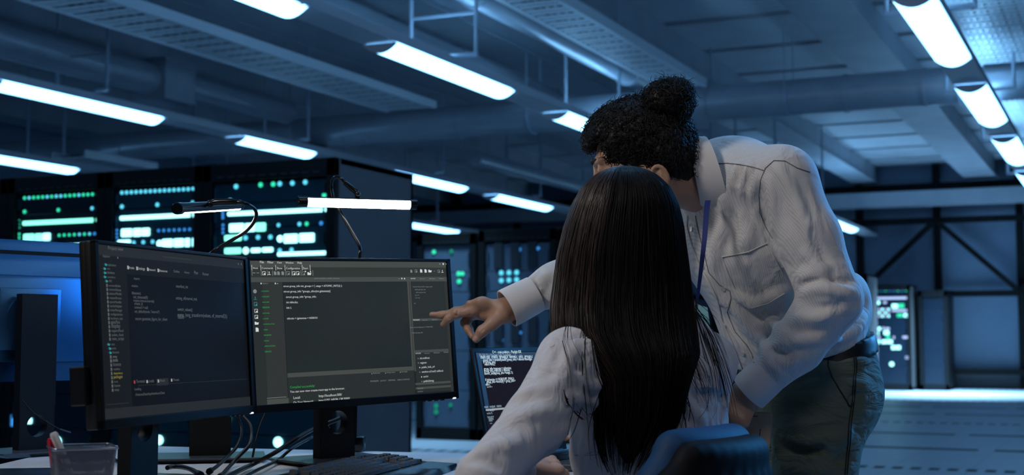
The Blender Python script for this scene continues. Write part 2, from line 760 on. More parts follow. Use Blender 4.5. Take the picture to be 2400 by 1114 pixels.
# black steel frame standing in front of the back wall
yw = Y1 - 0.16
px2x = lambda px, py=600: onY(px, py, yw).x
zof = lambda px, py: onY(px, py, yw).z
post_x = [px2x(2198), px2x(2392), px2x(2016)]
sp = (post_x[1] - post_x[2]) / 2
k = 1
while post_x[2] - sp * k > X0:
    post_x.append(post_x[2] - sp * k)
    k += 1
n_tr = len(BEAMS) + 1
for x in post_x:
    struct('trim_%d' % n_tr, MB().box((x, yw, H_CEIL / 2), (0.15, 0.13, H_CEIL)), m_post)
    n_tr += 1
za, zb, zc = zof(2200, 438), zof(2200, 518), zof(2200, 690)
for z, h in ((za, 0.14), (zb, 0.13), (zc, 0.13), (0.36, 0.12)):
    struct('trim_%d' % n_tr, MB().box(((X0 + X1) / 2, yw - 0.14, z), (X1 - X0, 0.13, h)), m_post)
    n_tr += 1
for x in (post_x[0], post_x[2] - sp, post_x[0] + 2 * sp):
    for s in (-1, 1):
        struct('trim_%d' % n_tr, MB().bar((x + s * 0.05, yw - 0.27, zb - 0.05), (x + s * sp, yw - 0.27, zc + 0.02), 0.11, 0.10, (0, 1, 0)), m_post)
        n_tr += 1
mb = MB().box(((X0 + X1) / 2, yw - 0.42, (zof(2200, 452) + zof(2200, 486)) / 2), (X1 - X0, 0.4, zof(2200, 452) - zof(2200, 486)))
struct('trim_%d' % n_tr, mb, m_beam)
n_tr += 1

# ---------------------------------------------------------------- ceiling lamps: rows of troughs under trunking
ROWX = {'A': -5.18, 'R': -1.26, 'B': -9.05, 'C': -12.75}
for key, lab in (('R', 'straight blue-grey trunking carrying the wide lamps above the server aisle'), ('A', 'blue-grey trunking whose lamps run towards the hair bun of the standing man'),
                 ('B', 'dim trunking over the black server cabinets, second row from the far racks'), ('C', 'dim trunking in the darkest corner behind the black server cabinets')):
    x = ROWX[key]
    t = thing('lamp_trunking', lab, 'lamp trunking', (x, 12, 3.27), 0, 'lamp trunkings')
    mb = MB()
    mb.box((0, 5.2, 0.04), (0.28, 26.4, 0.075))
    put('rail', mb, m_trunk, t)
    mb = MB()
    for yy in np.arange(-7.5, 18, 3.45):
        mb.box((0, yy - 0.3, -0.001), (0.29, 0.03, 0.012))
    put('joint_cover', mb, m_trunk, t)


def lamp_mesh(L):
    mb = MB()
    rings = []
    n = 9
    for y in (0.0, 0.004, L - 0.004, L):
        e = 0.0 if 0.001 < y < L - 0.001 else 0.004
        ring = []
        for k in range(n):
            a = -1 + 2 * k / (n - 1)
            ring.append(((0.138 - e) * a, y, -0.004 - (0.060 - e) * (1 - a * a)))
        ring += [(0.138 - e, y, 0.0), (-0.138 + e, y, 0.0)]
        rings.append(ring)
    mb.loft(rings)
    return mb.mesh('diffuser', m_lamp, 40)


LM = {L: lamp_mesh(L) for L in (2.18, 1.45)}


def cap_mesh(sag):
    mb = MB()
    n = 9
    rings = []
    for y in (-0.03, 0.0):
        ring = []
        for k in range(n):
            a = -1 + 2 * k / (n - 1)
            ring.append((0.142 * a, y, -0.004 - sag * (1 - a * a)))
        ring += [(0.142, y, 0.004), (-0.142, y, 0.004)]
        rings.append(ring)
    mb.loft(rings)
    return mb.mesh('end_cap', m_trunk, 40)


CAP, CAP2 = cap_mesh(0.064), cap_mesh(0.022)
UPL = MB().box((0, 1.09, 0.0905), (0.14, 1.9, 0.01)).mesh('added_uplight', m_up)
LAMPS = [
    ('R', 9.16, 'widest lit ceiling lamp, largest in the row above the server aisle'),
    ('R', 12.57, 'lit ceiling lamp above the aisle, just past the round cross duct from the widest one'),
    ('R', 15.96, 'third lit lamp of the aisle row, above the steel wall frame'),
    ('R', 19.35, 'last lit lamp of the aisle row cut by the picture edge'),
    ('R', 5.76, 'lit aisle ceiling lamp overhead, out of the picture top'),
    ('R', 2.36, 'lit aisle ceiling lamp overhead, next to the camera'),
    ('A', 5.55, 'lit lamp cut by the picture top, above the bright lamp with its whole length visible'),
    ('A', 8.96, 'long bright ceiling lamp with its whole length visible above the pointing arm'),
    ('A', 12.42, 'lit ceiling lamp partly hidden behind the forehead of the standing man'),
    ('A', 25.9, 'small distant lit lamp beside the upper sleeve of the standing man'),
    ('A', 2.1, 'lit lamp of the middle row over the desk, out of the picture top'),
    ('B', 8.87, 'long narrow lit lamp above the darkest black server cabinet'),
    ('B', 12.45, 'short lit lamp just above the top edge of the wide server cabinet'),
    ('B', 15.85, 'lit lamp peeping out from behind the grey cabinet side, level with the bright desk lamp'),
    ('B', 19.1, 'small lit lamp beside the hair of the seated woman, above the far racks'),
    ('B', 5.4, 'lit lamp above the blue monitor back, out of the picture'),
    ('C', 11.75, 'lit lamp at the picture edge just above the black server cabinets'),
    ('C', 22.95, 'smallest lit lamp, lowest behind the grey cabinet side'),
]
for key, y, lab in LAMPS:
    L = 1.45 if (key, y) == ('B', 12.45) else 2.18
    t = thing('ceiling_lamp', lab, 'ceiling lamp', (ROWX[key], y, 3.262), 0, 'trough lamps under the trunking')
    link('diffuser', LM[L], t)
    link('end_cap', CAP, t)
    link('end_cap', CAP2, t, (0, L + 0.035, 0))
    if key in 'AR':
        link('added_uplight', UPL, t)

# trapeze hangers: two rods and a cross bar at every third of a lamp pitch
mb_rod = MB().cyl((0, 0, 0.70), 0.017, 1.42, 8)
mb_bar = MB().box((0, 0, 0.0), (0.64, 0.035, 0.03))
ROD, BAR = mb_rod.mesh('rod', m_rod, 40), mb_bar.mesh('cross_bar', m_rod)
FOOT = MB().box((0, 0, 0.35), (0.6, 0.02, 0.02)).mesh('tie_bar', m_rod)
ROWN = {'A': 'row of lamps towards the hair bun', 'R': 'row of lamps above the server aisle', 'B': 'row of lamps over the black cabinets', 'C': 'darkest row of lamps behind the black cabinets'}
ORD = ['overhead', 'first', 'second', 'third', 'fourth', 'fifth', 'sixth']
for key in 'RABC':
    for n_ in range(0, 5):
        y = 10.0 + 3.45 * n_
        t = thing('ceiling_hanger', '%s two-rod hanger from the camera in the %s' % (ORD[n_ + 1], ROWN[key]), 'hanger', (ROWX[key], y, 3.365), 0, 'two-rod hangers holding the lamp rows')
        for s in (-1, 1):
            link('rod', ROD, t, (s * 0.305, 0, 0.0))
        link('cross_bar', BAR, t)
        if n_ % 2 == 0:
            link('tie_bar', FOOT, t)

# ---------------------------------------------------------------- round cross duct and pipes
YD = 14.2
pc = onY(1320, 268, YD)
RD = 0.19
t = thing('air_duct', 'thick round air duct crossing the whole hall behind the hair bun', 'air duct', (-5, YD, pc.z), 0)
put('tube', MB().cyl((-0.5, 0, 0), RD, 21.5, 40, 'X'), m_duct, t, 40)
for px in (815, 1080, 1660, 1985, 2170, 560, 300):
    x = onY(px, 280, YD).x
    put('flange', MB().cyl((x + 5, 0, 0), RD + 0.012, 0.035, 40, 'X'), m_duct, t, 40)
for px in (700, 1250, 1850, 2250):
    x = onY(px, 280, YD).x
    mb = MB().tube([(x + 5, (RD + 0.01) * math.cos(a), (RD + 0.01) * math.sin(a)) for a in np.linspace(-PI, 0, 14)], 0.008, 6)
    mb.cyl((x + 5, RD + 0.01, 0.35), 0.008, 0.7, 6)
    mb.cyl((x + 5, -RD - 0.01, 0.35), 0.008, 0.7, 6)
    put('strap', mb, m_rod, t, 40)


def ypipe(x, z, r, ya, yb, lab, flanges=()):
    t = thing('ventilation_pipe', lab, 'pipe', (x, ya, z), 0, 'round pipes along the ceiling')
    put('tube', MB().cyl((0, (yb - ya) / 2, 0), r, yb - ya, 32, 'Y'), m_duct, t, 40)
    for f in flanges:
        put('flange', MB().cyl((0, f - ya, 0), r + 0.02, 0.05, 32, 'Y'), m_duct, t, 40)
    return t


ypipe(-4.98, 3.96, 0.145, Y0 + 0.3, 15.6, 'smooth lit round pipe beside the perforated cable tray, ending at the cross duct', (6.0, 10.2, 14.0))
p = onZ(105, 120, 3.75)
ypipe(p.x, 3.75, 0.17, p.y - 6, p.y + 1.6, 'dark thick pipe with a square collar above the long narrow lamp', (p.y - 2,))
put('collar_box', MB().box((0, 7.75, 0), (0.44, 0.5, 0.44)), m_beam, [o for o in COL.objects if o.name.startswith('ventilation_pipe')][-1])
ypipe(p.x, 3.78, 0.14, p.y + 2.0, 13.9, 'dim pipe running on from the square collar to the cross duct')
ypipe(-6.5, 4.0, 0.13, 2.0, 15.6, 'round pipe in half shade between the faint cable tray and the bright lamp row', (9.0,))
ypipe(-8.3, 3.55, 0.10, 17.0, 29.6, 'thin pipe behind the cross duct above the far racks')


def ytray(x, w, z, ya, yb, lab, pitch=0.24):
    t = thing('cable_tray', lab, 'cable tray', (x, ya, z), 0, 'perforated cable trays')
    L = yb - ya
    for s in (-1, 1):
        mb = MB().box((s * w / 2, L / 2, 0.045), (0.012, L, 0.09))
        mb.box((s * (w / 2 - 0.02), L / 2, 0.006), (0.05, L, 0.006))
        put('side_rail', mb, m_tray, t)
    mb = MB()
    y = 0.1
    while y < L:
        # each rung is a slat pierced by a row of slots
        n = 13
        mb.box((0, y - 0.062, 0.012), (w - 0.02, 0.05, 0.008))
        mb.box((0, y + 0.062, 0.012), (w - 0.02, 0.05, 0.008))
        for i in range(n + 1):
            mb.box((-(w - 0.03) / 2 + (w - 0.03) * i / n, y, 0.012), (0.018, 0.078, 0.008))
        y += pitch
    put('rungs', mb, m_tray, t)
    mb = MB()
    for q in (-0.12, -0.05, 0.03, 0.11):
        mb.tube([(q * w / 0.5, 0.02, 0.03), (q * w / 0.5 + 0.01, L / 2, 0.032), (q * w / 0.5, L - 0.02, 0.03)], 0.013, 6)
    put('cables', mb, m_post, t, 40)
    return t


ytray(-4.30, 0.46, 3.70, 0.5, 13.95, 'brightly lit perforated cable tray running towards the hair bun')
a, b = onZ(2199, 0, 3.7), onZ(2295, 154, 3.7)
ytray((a.x + b.x) / 2 + 0.36, 0.72, 3.70, 2.0, b.y + 0.1, 'wide perforated cable tray beside the widest lit lamp')
c = onZ(2336, 237, 3.7)
ytray((a.x + b.x) / 2 + 0.36, 0.72, 3.70, max(c.y, YD + 0.4), 24.0, 'wide cable tray beyond the round duct beside the aisle lamps')
r1, r2 = onZ(592, 118, 3.7), onZ(1015, 248, 3.7)
xr = (r1.x + r2.x) / 2
ytray(xr - 0.33, 0.66, 3.70, 1.0, r2.y + 0.2, 'faint cable tray in shade between the long narrow lamp and the bright lamp row')
s1 = onZ(240, 385, 3.2)
ytray(s1.x, 0.5, 3.2, s1.y - 0.6, s1.y + 0.75, 'short glowing cable tray just above the black server cabinets')
# ================================================================ SERVER CABINETS
m_rack = mat('black cabinet paint', (0.004, 0.0045, 0.0055), 0.5, spec=0.25)
m_rack_side = add_mottle(mat('grey cabinet side', (0.15, 0.145, 0.155), 0.5), (0.14, 0.135, 0.145), (0.16, 0.155, 0.165), 2.0)
m_unit = mat('server face', (0.008, 0.016, 0.03), 0.28)
m_unit2 = mat('LED-glow-tinted server face', (0.004, 0.030, 0.050), 0.35)  # teal glow of the indicator lights mixed into the face colour
m_grey_unit = mat('grey server face', (0.07, 0.10, 0.15), 0.4)
m_dark_slot = mat('dark slot', (0.012, 0.018, 0.03), 0.6)
LED = {'w': mat('cyan white light', (0, 0, 0), 0.4, emit=(0.35, 0.95, 1.0), strength=2.6), 'g': mat('green light', (0, 0, 0), 0.4, emit=(0.03, 0.75, 0.42), strength=1.3),
       'c': mat('cyan light', (0, 0, 0), 0.4, emit=(0.10, 0.62, 0.85), strength=1.4), 'b': mat('blue light', (0, 0, 0), 0.4, emit=(0.04, 0.30, 0.85), strength=1.0),
       't': mat('mint light', (0, 0, 0), 0.4, emit=(0.22, 1.0, 0.72), strength=2.0), 'G': mat('dim green light', (0, 0, 0), 0.4, emit=(0.0, 0.35, 0.2), strength=0.7),
       'v': mat('pale violet light', (0, 0, 0), 0.4, emit=(0.45, 0.6, 1.0), strength=1.3)}
_ledm = {}


def led_obj(kind, c, parent, loc, a, b):
    """round lens ('d', radius a) or light bar ('r', half width a, half height b)"""
    if kind == 'd':
        key = ('d', c)
        if key not in _ledm:
            _ledm[key] = MB().sphere((0, 0, 0), 1.0, 14, 8, (1, 0.5, 1)).mesh('indicator_light', LED[c], 180)
        o = link('indicator_light', _ledm[key], parent, loc)
        o.scale = (a, a, a)
    else:
        key = ('r', c, round(a, 3), round(b, 3))
        if key not in _ledm:
            _ledm[key] = MB().box((0, 0, 0), (2 * a, 0.016, 2 * b), None, min(a, b) * 0.55).mesh('light_bar', LED[c], 40)
        o = link('light_bar', _ledm[key], parent, loc)
    return o


def cabinet(name, label, xa, xb, Yf, depth, zt, leds, units, umat, side, group='server cabinets', z0=0.06):
    w = xb - xa
    xc = (xa + xb) / 2
    t = thing(name, label, 'server cabinet', (xc, Yf, 0), 0, group)
    mb = MB()
    mb.box((0, depth / 2 + 0.02, zt - 0.02), (w, depth - 0.04, 0.04))
    mb.box((0, depth - 0.02, zt / 2), (w, 0.03, zt))
    mb.box((0, depth / 2, 0.04), (w, depth - 0.04, 0.05))
    put('carcass', mb, m_rack, t)
    for s in (-1, 1):
        put('side_panel', MB().box((s * (w / 2 - 0.012), depth / 2 + 0.01, zt / 2), (0.024, depth - 0.02, zt), None, 0.004), side, t)
    mb = MB()
    for s in (-1, 1):
        mb.box((s * (w / 2 - 0.035), 0.0, zt / 2), (0.07, 0.05, zt), None, 0.004)
    mb.box((0, 0, zt - 0.06), (w, 0.05, 0.12), None, 0.004)
    mb.box((0, 0, 0.06), (w, 0.05, 0.12), None, 0.004)
    put('front_frame', mb, m_rack, t)
    mb = MB()
    for i in range(10):
        mb.box((-w * 0.36 + i * w * 0.08, -0.027, zt - 0.09), (w * 0.05, 0.006, 0.010))
    put('vent_grille', mb, m_dark_slot, t)
    us = []
    for za, zb in zip(units[:-1], units[1:]):
        mb = MB().box((0, 0.02, (za + zb) / 2), (w - 0.15, 0.03, zb - za - 0.008), None, 0.003)
        for s in (-1, 1):
            mb.box((s * (w / 2 - 0.095), -0.004, (za + zb) / 2), (0.012, 0.03, (zb - za) * 0.5), None, 0.002)
        us.append((za, zb, put('server_unit', mb, umat, t)))
    for L in leds:
        kind, c, px, py = L[:4]
        q = onY(px, py, Yf)
        par = min(us, key=lambda e: abs((e[0] + e[1]) / 2 - q.z))[2]
        sc = (q - Vector((0, 0, 1))).length / 3200      # metres per survey pixel there
        if kind == 'd':
            led_obj('d', c, par, (q.x - xc, -0.002, q.z), L[4] * sc * 1.15, 0)
        elif kind == 'r':
            x2 = onY(L[4], py, Yf).x
            z2 = onY(px, L[5], Yf).z
            led_obj('r', c, par, ((q.x + x2) / 2 - xc, -0.002, (q.z + z2) / 2), abs(x2 - q.x) / 2, abs(z2 - q.z) / 2)
    return t


def row(c, x0, y0, x1, y1, n, r, cols=None):
    return [('d', (cols[i] if cols else c), x0 + (x1 - x0) * i / (n - 1), y0 + (y1 - y0) * i / (n - 1), r) for i in range(n)]


YR = 7.6
L1 = row('g', 58, 464.5, 217, 455.6, 16, 3.2, 'gcgggcgccgggcggg') + row('g', 58, 496.5, 216, 488.5, 3, 3.6, 'ggc') + [('r', 't', 54, 519, 226, 529)]
L1 += row('g', 45, 518, 45, 534, 3, 2.4) + row('g', 45.5, 549, 45.5, 565, 3, 2.4)
L1 += [('r', 't', 56, 549, 80, 567), ('r', 't', 83, 548, 99, 566), ('r', 'w', 101, 547, 118, 565)] + row('g', 139, 552, 222, 548, 8, 3.0, 'ggggcgcb')
L1 += [('r', 't', 148, 572, 170, 585), ('r', 'w', 173, 571, 194, 584), ('r', 't', 196, 570, 216, 583), ('d', 'g', 118, 573, 3), ('d', 'g', 133, 573, 3)]
L1 += [('r', 'w', 45, 979, 75, 993), ('r', 'c', 46, 968, 74, 971), ('r', 'b', 27, 972, 32, 1000)] + [('d', 'w', 135, 1035, 9)]
L1 += row('b', 60, 640, 215, 632, 8, 3) + [('r', 't', 54, 700, 226, 710), ('r', 'w', 56, 745, 118, 765)] + row('c', 139, 750, 222, 746, 6, 3) + row('g', 58, 830, 216, 826, 10, 3)
L2 = row('c', 286, 452, 452.5, 443, 16, 3.8) + row('c', 286, 484.7, 452, 475.5, 3, 4.2) + [('r', 'w', 282, 507, 463, 517)]
L2 += row('b', 274, 508, 274, 522, 3, 2.6) + row('b', 274.5, 540, 274.5, 557, 3, 2.6)
L2 += [('r', 'w', 285, 537, 310, 556), ('r', 'w', 313, 536, 331, 555), ('r', 'w', 333, 535, 351, 554)] + row('b', 372, 541, 457, 537.5, 8, 3.2)
L2 += [('r', 'w', 277, 563, 306, 572), ('d', 'c', 314, 569, 3.8), ('d', 'c', 336, 568, 4), ('d', 'c', 358, 567, 4), ('d', 'w', 374, 571, 6.5)]
L2 += [('r', 'w', 381, 561, 405, 580), ('r', 'w', 408, 560, 431, 579.5), ('r', 'w', 434, 559, 459, 579), ('d', 'b', 456, 592, 4)]
L2 += [('d', 'w', 373, 1032, 9.5)] + row('c', 286, 660, 452, 652, 8, 3.4) + [('r', 'w', 282, 720, 463, 730)] + row('g', 286, 800, 452, 796, 8, 3.4) + [('r', 'w', 285, 870, 351, 888)]
L3 = [('d', 'c', 553.5, 437.6, 5), ('d', 'g', 611, 433.5, 5), ('d', 'g', 640.5, 432, 5), ('d', 'c', 656, 431, 5), ('d', 'c', 685.5, 429.5, 5), ('d', 'c', 715.6, 427.3, 5)]
L3 += [('d', 'c', 539.5, 471, 5), ('d', 'g', 760, 458, 5), ('r', 'w', 534, 497, 778, 507)] + row('b', 522.5, 497, 522.5, 511, 3, 3) + row('b', 523, 528, 523, 546, 3, 3)
L3 += [('r', 'w', 538, 525, 572, 545), ('r', 'w', 575, 524, 598, 544), ('r', 't', 600, 523, 623, 543)] + [('d', 'c', 653, 528, 4), ('d', 'c', 702, 525.6, 4.2), ('d', 'g', 719, 525, 4.2), ('d', 'b', 753, 523.5, 4.2), ('d', 'g', 769.5, 523, 4.2)]
L3 += [('r', 't', 527, 552, 566, 566), ('d', 'c', 576, 558, 4.8), ('d', 'c', 605, 556.6, 4.8), ('d', 'c', 634, 556, 4.8), ('d', 'w', 656.7, 560, 7)]
L3 += [('r', 'w', 666, 549.5, 698, 571), ('r', 'w', 702, 547.5, 737, 569), ('r', 't', 527, 582, 565, 596), ('d', 'w', 576.4, 588, 7), ('r', 'w', 589, 582, 611, 593), ('r', 'w', 615, 580.5, 640, 592)]
L3 += [('d', 'c', 656, 587.6, 4.5), ('d', 'c', 683.6, 586, 4.5), ('d', 'g', 769, 583, 4.8), ('r', 'w', 651, 592, 774, 601), ('d', 'w', 652, 1037, 10.5), ('d', 't', 532, 981, 8)]
L3 += row('c', 535, 660, 770, 648, 8, 4) + [('r', 'w', 534, 720, 778, 730)] + row('g', 535, 800, 770, 794, 8, 4) + [('r', 'w', 538, 850, 623, 870)]
xb = [onY(q, 500, YR).x for q in (22, 250, 479, 790)]
UN = [0.13, 0.38, 0.62, 0.86, 1.12, 1.38, 1.58, 1.76, 1.93, 2.07]
cabinet('server_cabinet', 'black server cabinet with mostly green lights, next to the blue monitor back', xb[0] + 0.004, xb[1] - 0.004, YR, 1.03, 2.2, L1, UN, m_unit, m_rack_side)
cabinet('server_cabinet', 'black server cabinet with a row of sixteen pale blue lights, middle of the three', xb[1] + 0.004, xb[2] - 0.004, YR, 1.03, 2.2, L2, UN, m_unit2, m_rack_side)
cabinet('server_cabinet', 'widest black server cabinet with a plain grey side, behind the bright desk lamp', xb[2] + 0.004, xb[3], YR, 1.03, 2.2, L3, UN, m_unit2, m_rack_side)
cabinet('server_cabinet', 'unlit black server cabinet at the picture edge beyond the green-lit one', xb[0] - 0.80, xb[0] - 0.004, YR, 1.03, 2.2, [('d', 'w', 3, 985, 5)], UN, m_unit, m_rack_side)

# far pale cabinets in the middle distance
YF = 12.45
FX = [onY(q, 800, YF).x for q in (978, 1117, 1123, 1306)]
LF1 = [('d', 'g', 1017, 591, 4.5), ('d', 'G', 1058, 590, 4.5), ('d', 'g', 1075, 642, 5), ('d', 'g', 1084, 642, 4.5), ('d', 'g', 1076, 660, 5), ('d', 'G', 1022, 952, 5), ('d', 'G', 1022, 966, 5), ('d', 'G', 1056, 950, 4)]
LF2 = [('d', 'b', 1217, 585, 4.5), ('d', 'b', 1258, 583, 4)] + row('c', 1175, 640, 1211, 639, 3, 5) + row('c', 1175, 658, 1211, 656, 3, 5) + [('d', 'b', 1176, 798, 4), ('d', 'b', 1262, 582, 3), ('d', 'b', 1220, 780, 3)]
zt1 = onY(1050, 548, YF).z
UN2 = [0.12, 0.5, 0.9, 1.3, 1.5, 1.7, zt1 - 0.12]
cabinet('storage_cabinet', 'grey cabinet with green lights just beyond the pointing finger', FX[0], FX[1], YF, 1.0, zt1, LF1, UN2, m_grey_unit, m_rack_side, 'pale cabinets in the middle distance')
c2 = cabinet('storage_cabinet', 'grey cabinet with six blue lights above the pointing arm', FX[2], FX[3], YF, 1.0, zt1 + 0.02, LF2, UN2, m_grey_unit, m_rack_side, 'pale cabinets in the middle distance')
mb = MB()
for q in (0.2, 0.45, 0.7):
    for z in (0.7, 1.12, 1.86):
        put('drive_bay', MB().box((-0.36 + q * 0.75, -0.006, z), (0.10, 0.02, 0.26 if z > 1 else 0.5), None, 0.004), m_dark_slot, c2)
cabinet('storage_cabinet', 'grey cabinet hidden behind the hair of the seated woman', FX[3] + 0.02, FX[3] + 0.82, YF, 1.0, zt1, [], UN2, m_grey_unit, m_rack_side, 'pale cabinets in the middle distance')

# distant cabinets beyond the aisle
YG = 28.6
GX = [onY(q, 800, YG).x for q in (2044, 2136, 2150, 2218)]
zg = onY(2090, 668, YG).z
LG = row('g', 2056, 681, 2124, 681, 8, 2.4, 'gbgbbgbg') + [('r', 'v', 2051, 697, 2131, 702.5)]
for x0, y0, x1, y1, c in ((2050, 706, 2062, 714, 'w'), (2070, 707, 2078, 712, 'v'), (2090, 713, 2104, 723, 'w'), (2105, 712, 2119, 723, 'g'), (2090, 726, 2130, 731, 'v'), (2102, 735, 2116, 744, 'g'), (2118, 735, 2133, 744, 'w'),
                          (2051, 767, 2064, 775, 'w'), (2068, 767, 2073, 774, 'v'), (2075, 768, 2085, 774, 'v'), (2051, 777, 2060, 786, 'w'), (2071, 776, 2084, 785, 'w'), (2051, 789, 2063, 795, 'v'), (2076, 787, 2086, 795, 'g'), (2093, 788, 2097, 795, 'v'),
                          (2115, 788, 2131, 794, 'v'), (2051, 797, 2062, 806, 'w'), (2066, 797, 2079, 806, 'w'), (2080, 797, 2092, 806, 'w'), (2089, 810, 2099, 820, 'w'), (2100, 810, 2111, 820, 'w'), (2122, 835, 2132, 842, 'v')):
    LG.append(('r', c, x0, y0, x1, y1))
for i in range(5):
    for j in range(3):
        LG.append(('r', 'v' if (i + j) % 2 else 'w', 2051 + i * 7.4, 723 + j * 8, 2055.5 + i * 7.4, 728 + j * 8))
LG += row('v', 2056, 820, 2056, 842, 4, 2.6) + [('d', 'w', 2090, 854, 4.5)]
UNG = [0.12, 0.5, 0.8, 1.1, 1.35, 1.6, 1.85, zg - 0.1]
cabinet('server_cabinet', 'distant dark server cabinet full of small white and violet lights across the aisle', GX[0], GX[1], YG, 1.0, zg, LG, UNG, m_unit, m_rack_side, 'distant cabinets across the aisle')
cabinet('server_cabinet', 'distant unlit dark cabinet beside the one with white and violet lights', GX[2], GX[3], YG + 0.3, 1.0, zg - 0.12, [], UNG[:-1] + [zg - 0.22], m_unit, m_rack, 'distant cabinets across the aisle')
gx = [onY(q, 800, 25.0).x for q in (1958, 2036)]
zz = onY(2030, 642, 25.0).z
cabinet('server_cabinet', 'tall plain grey cabinet just behind the elbow of the standing man', gx[0], gx[1], 25.0, 1.0, zz, [], [0.12, 0.6, 1.1, 1.6, zz - 0.1], m_rack_side, m_rack_side, 'distant cabinets across the aisle')

# ================================================================ THE DESK
ZD = 0.73
m_desk = add_mottle(mat('white laminate', (0.62, 0.64, 0.66), 0.38), (0.60, 0.62, 0.64), (0.64, 0.66, 0.68), 6.0)
m_leg = mat('white desk steel', (0.5, 0.5, 0.5), 0.4)
m_black = add_bump(mat('black plastic', (0.005, 0.0055, 0.006), 0.42, spec=0.3), 900, 0.08, 0.0005)
m_blackg = mat('glossy black plastic', (0.004, 0.004, 0.0045), 0.2, spec=0.4)
m_bezel = mat('matt black bezel', (0.003, 0.003, 0.0035), 0.5, spec=0.2)
m_backshell = mat('monitor back tinted with blue light', (0.035, 0.13, 0.28), 0.36, 0.85)  # navy tint stands in for blue light reflected by a dark shell
m_silver = mat('dark silver plastic', (0.06, 0.07, 0.08), 0.32, 0.3)
m_cable = mat('black cable rubber', (0.005, 0.005, 0.006), 0.38, spec=0.35)
m_basep = mat('grey metal stand plate', (0.10, 0.11, 0.12), 0.3, 0.6)

desk, D0 = thingv('desk', 'long white desk under the monitors', 'desk', (-0.3, 3.0, 0)), np.array([-0.3, 3.0, 0.0])
q0, q1, q2 = P(372, 1044, 3.54), P(1080, 1060, 3.32), P(1, 1086, 3.02)
back = Vector((q1[0] - q0[0], q1[1] - q0[1], 0)).normalized()
cor_b = Vector((-1.115, 3.60, 0))
poly = [cor_b, Vector((0.33, cor_b.y + (0.33 - cor_b.x) * back.y / back.x, 0)), Vector((0.32, 2.88, 0)), Vector((0.16, 2.75, 0)), Vector((0.03, 2.50, 0)), Vector((-0.02, 2.26, 0)), Vector((-0.25, 2.08, 0)), Vector((-1.15, 1.75, 0))]
mb = MB()
top = [(v.x - D0[0], v.y - D0[1], ZD) for v in poly]
bot = [(v.x - D0[0], v.y - D0[1], ZD - 0.028) for v in poly]
mb.loft([bot, top])
put('desk_top', mb, m_desk, desk)
for x, y in ((-1.0, 3.4), (0.27, 3.12), (-0.20, 2.20), (-1.05, 1.9)):
    put('leg', MB().box((x - D0[0], y - D0[1], (ZD - 0.028) / 2), (0.05, 0.05, ZD - 0.028), None, 0.004), m_leg, desk)
mb = MB().bar((-1.0 - D0[0], 3.4 - D0[1], ZD - 0.07), (0.27 - D0[0], 3.12 - D0[1], ZD - 0.07), 0.03, 0.05)
put('crossbar', mb, m_leg, desk)


def plate_hole(w, h, th, hz, hr, n=40):
    """upright plate (x width, z height from 0) with a round hole"""
    mb = MB()
    for y in (-th / 2, th / 2):
        pass
    ring, outer = [], []
    for k in range(n):
        a = 2 * PI * k / n
        cx, cz = math.cos(a), math.sin(a)
        ring.append((hr * cx, hz + hr * cz))
        m_ = max(abs(cx), abs(cz))
        outer.append((w / 2 * cx / m_, hz + w / 2 * cz / m_))
    b = 0
    vs = []
    for y in (-th / 2, th / 2):
        vs += [(x, y, z) for x, z in ring] + [(x, y, z) for x, z in outer]
    fs = []
    for k in range(n):
        k2 = (k + 1) % n
        fs.append((k, k2, n + k2, n + k))
        fs.append((2 * n + k, 3 * n + k, 3 * n + k2, 2 * n + k2))
        fs.append((k, 2 * n + k, 2 * n + k2, k2))
    mb.add(vs, fs)
    lo, hi = hz - w / 2, hz + w / 2
    for s in (-1, 1):
        mb.box((s * (w / 2 - 0.0008), 0, hz), (0.0016, th, w))
    if lo > 0.001:
        mb.box((0, 0, lo / 2), (w, th, lo))
    if h - hi > 0.001:
        mb.box((0, 0, (h + hi) / 2), (w, th, h - hi))
    return mb


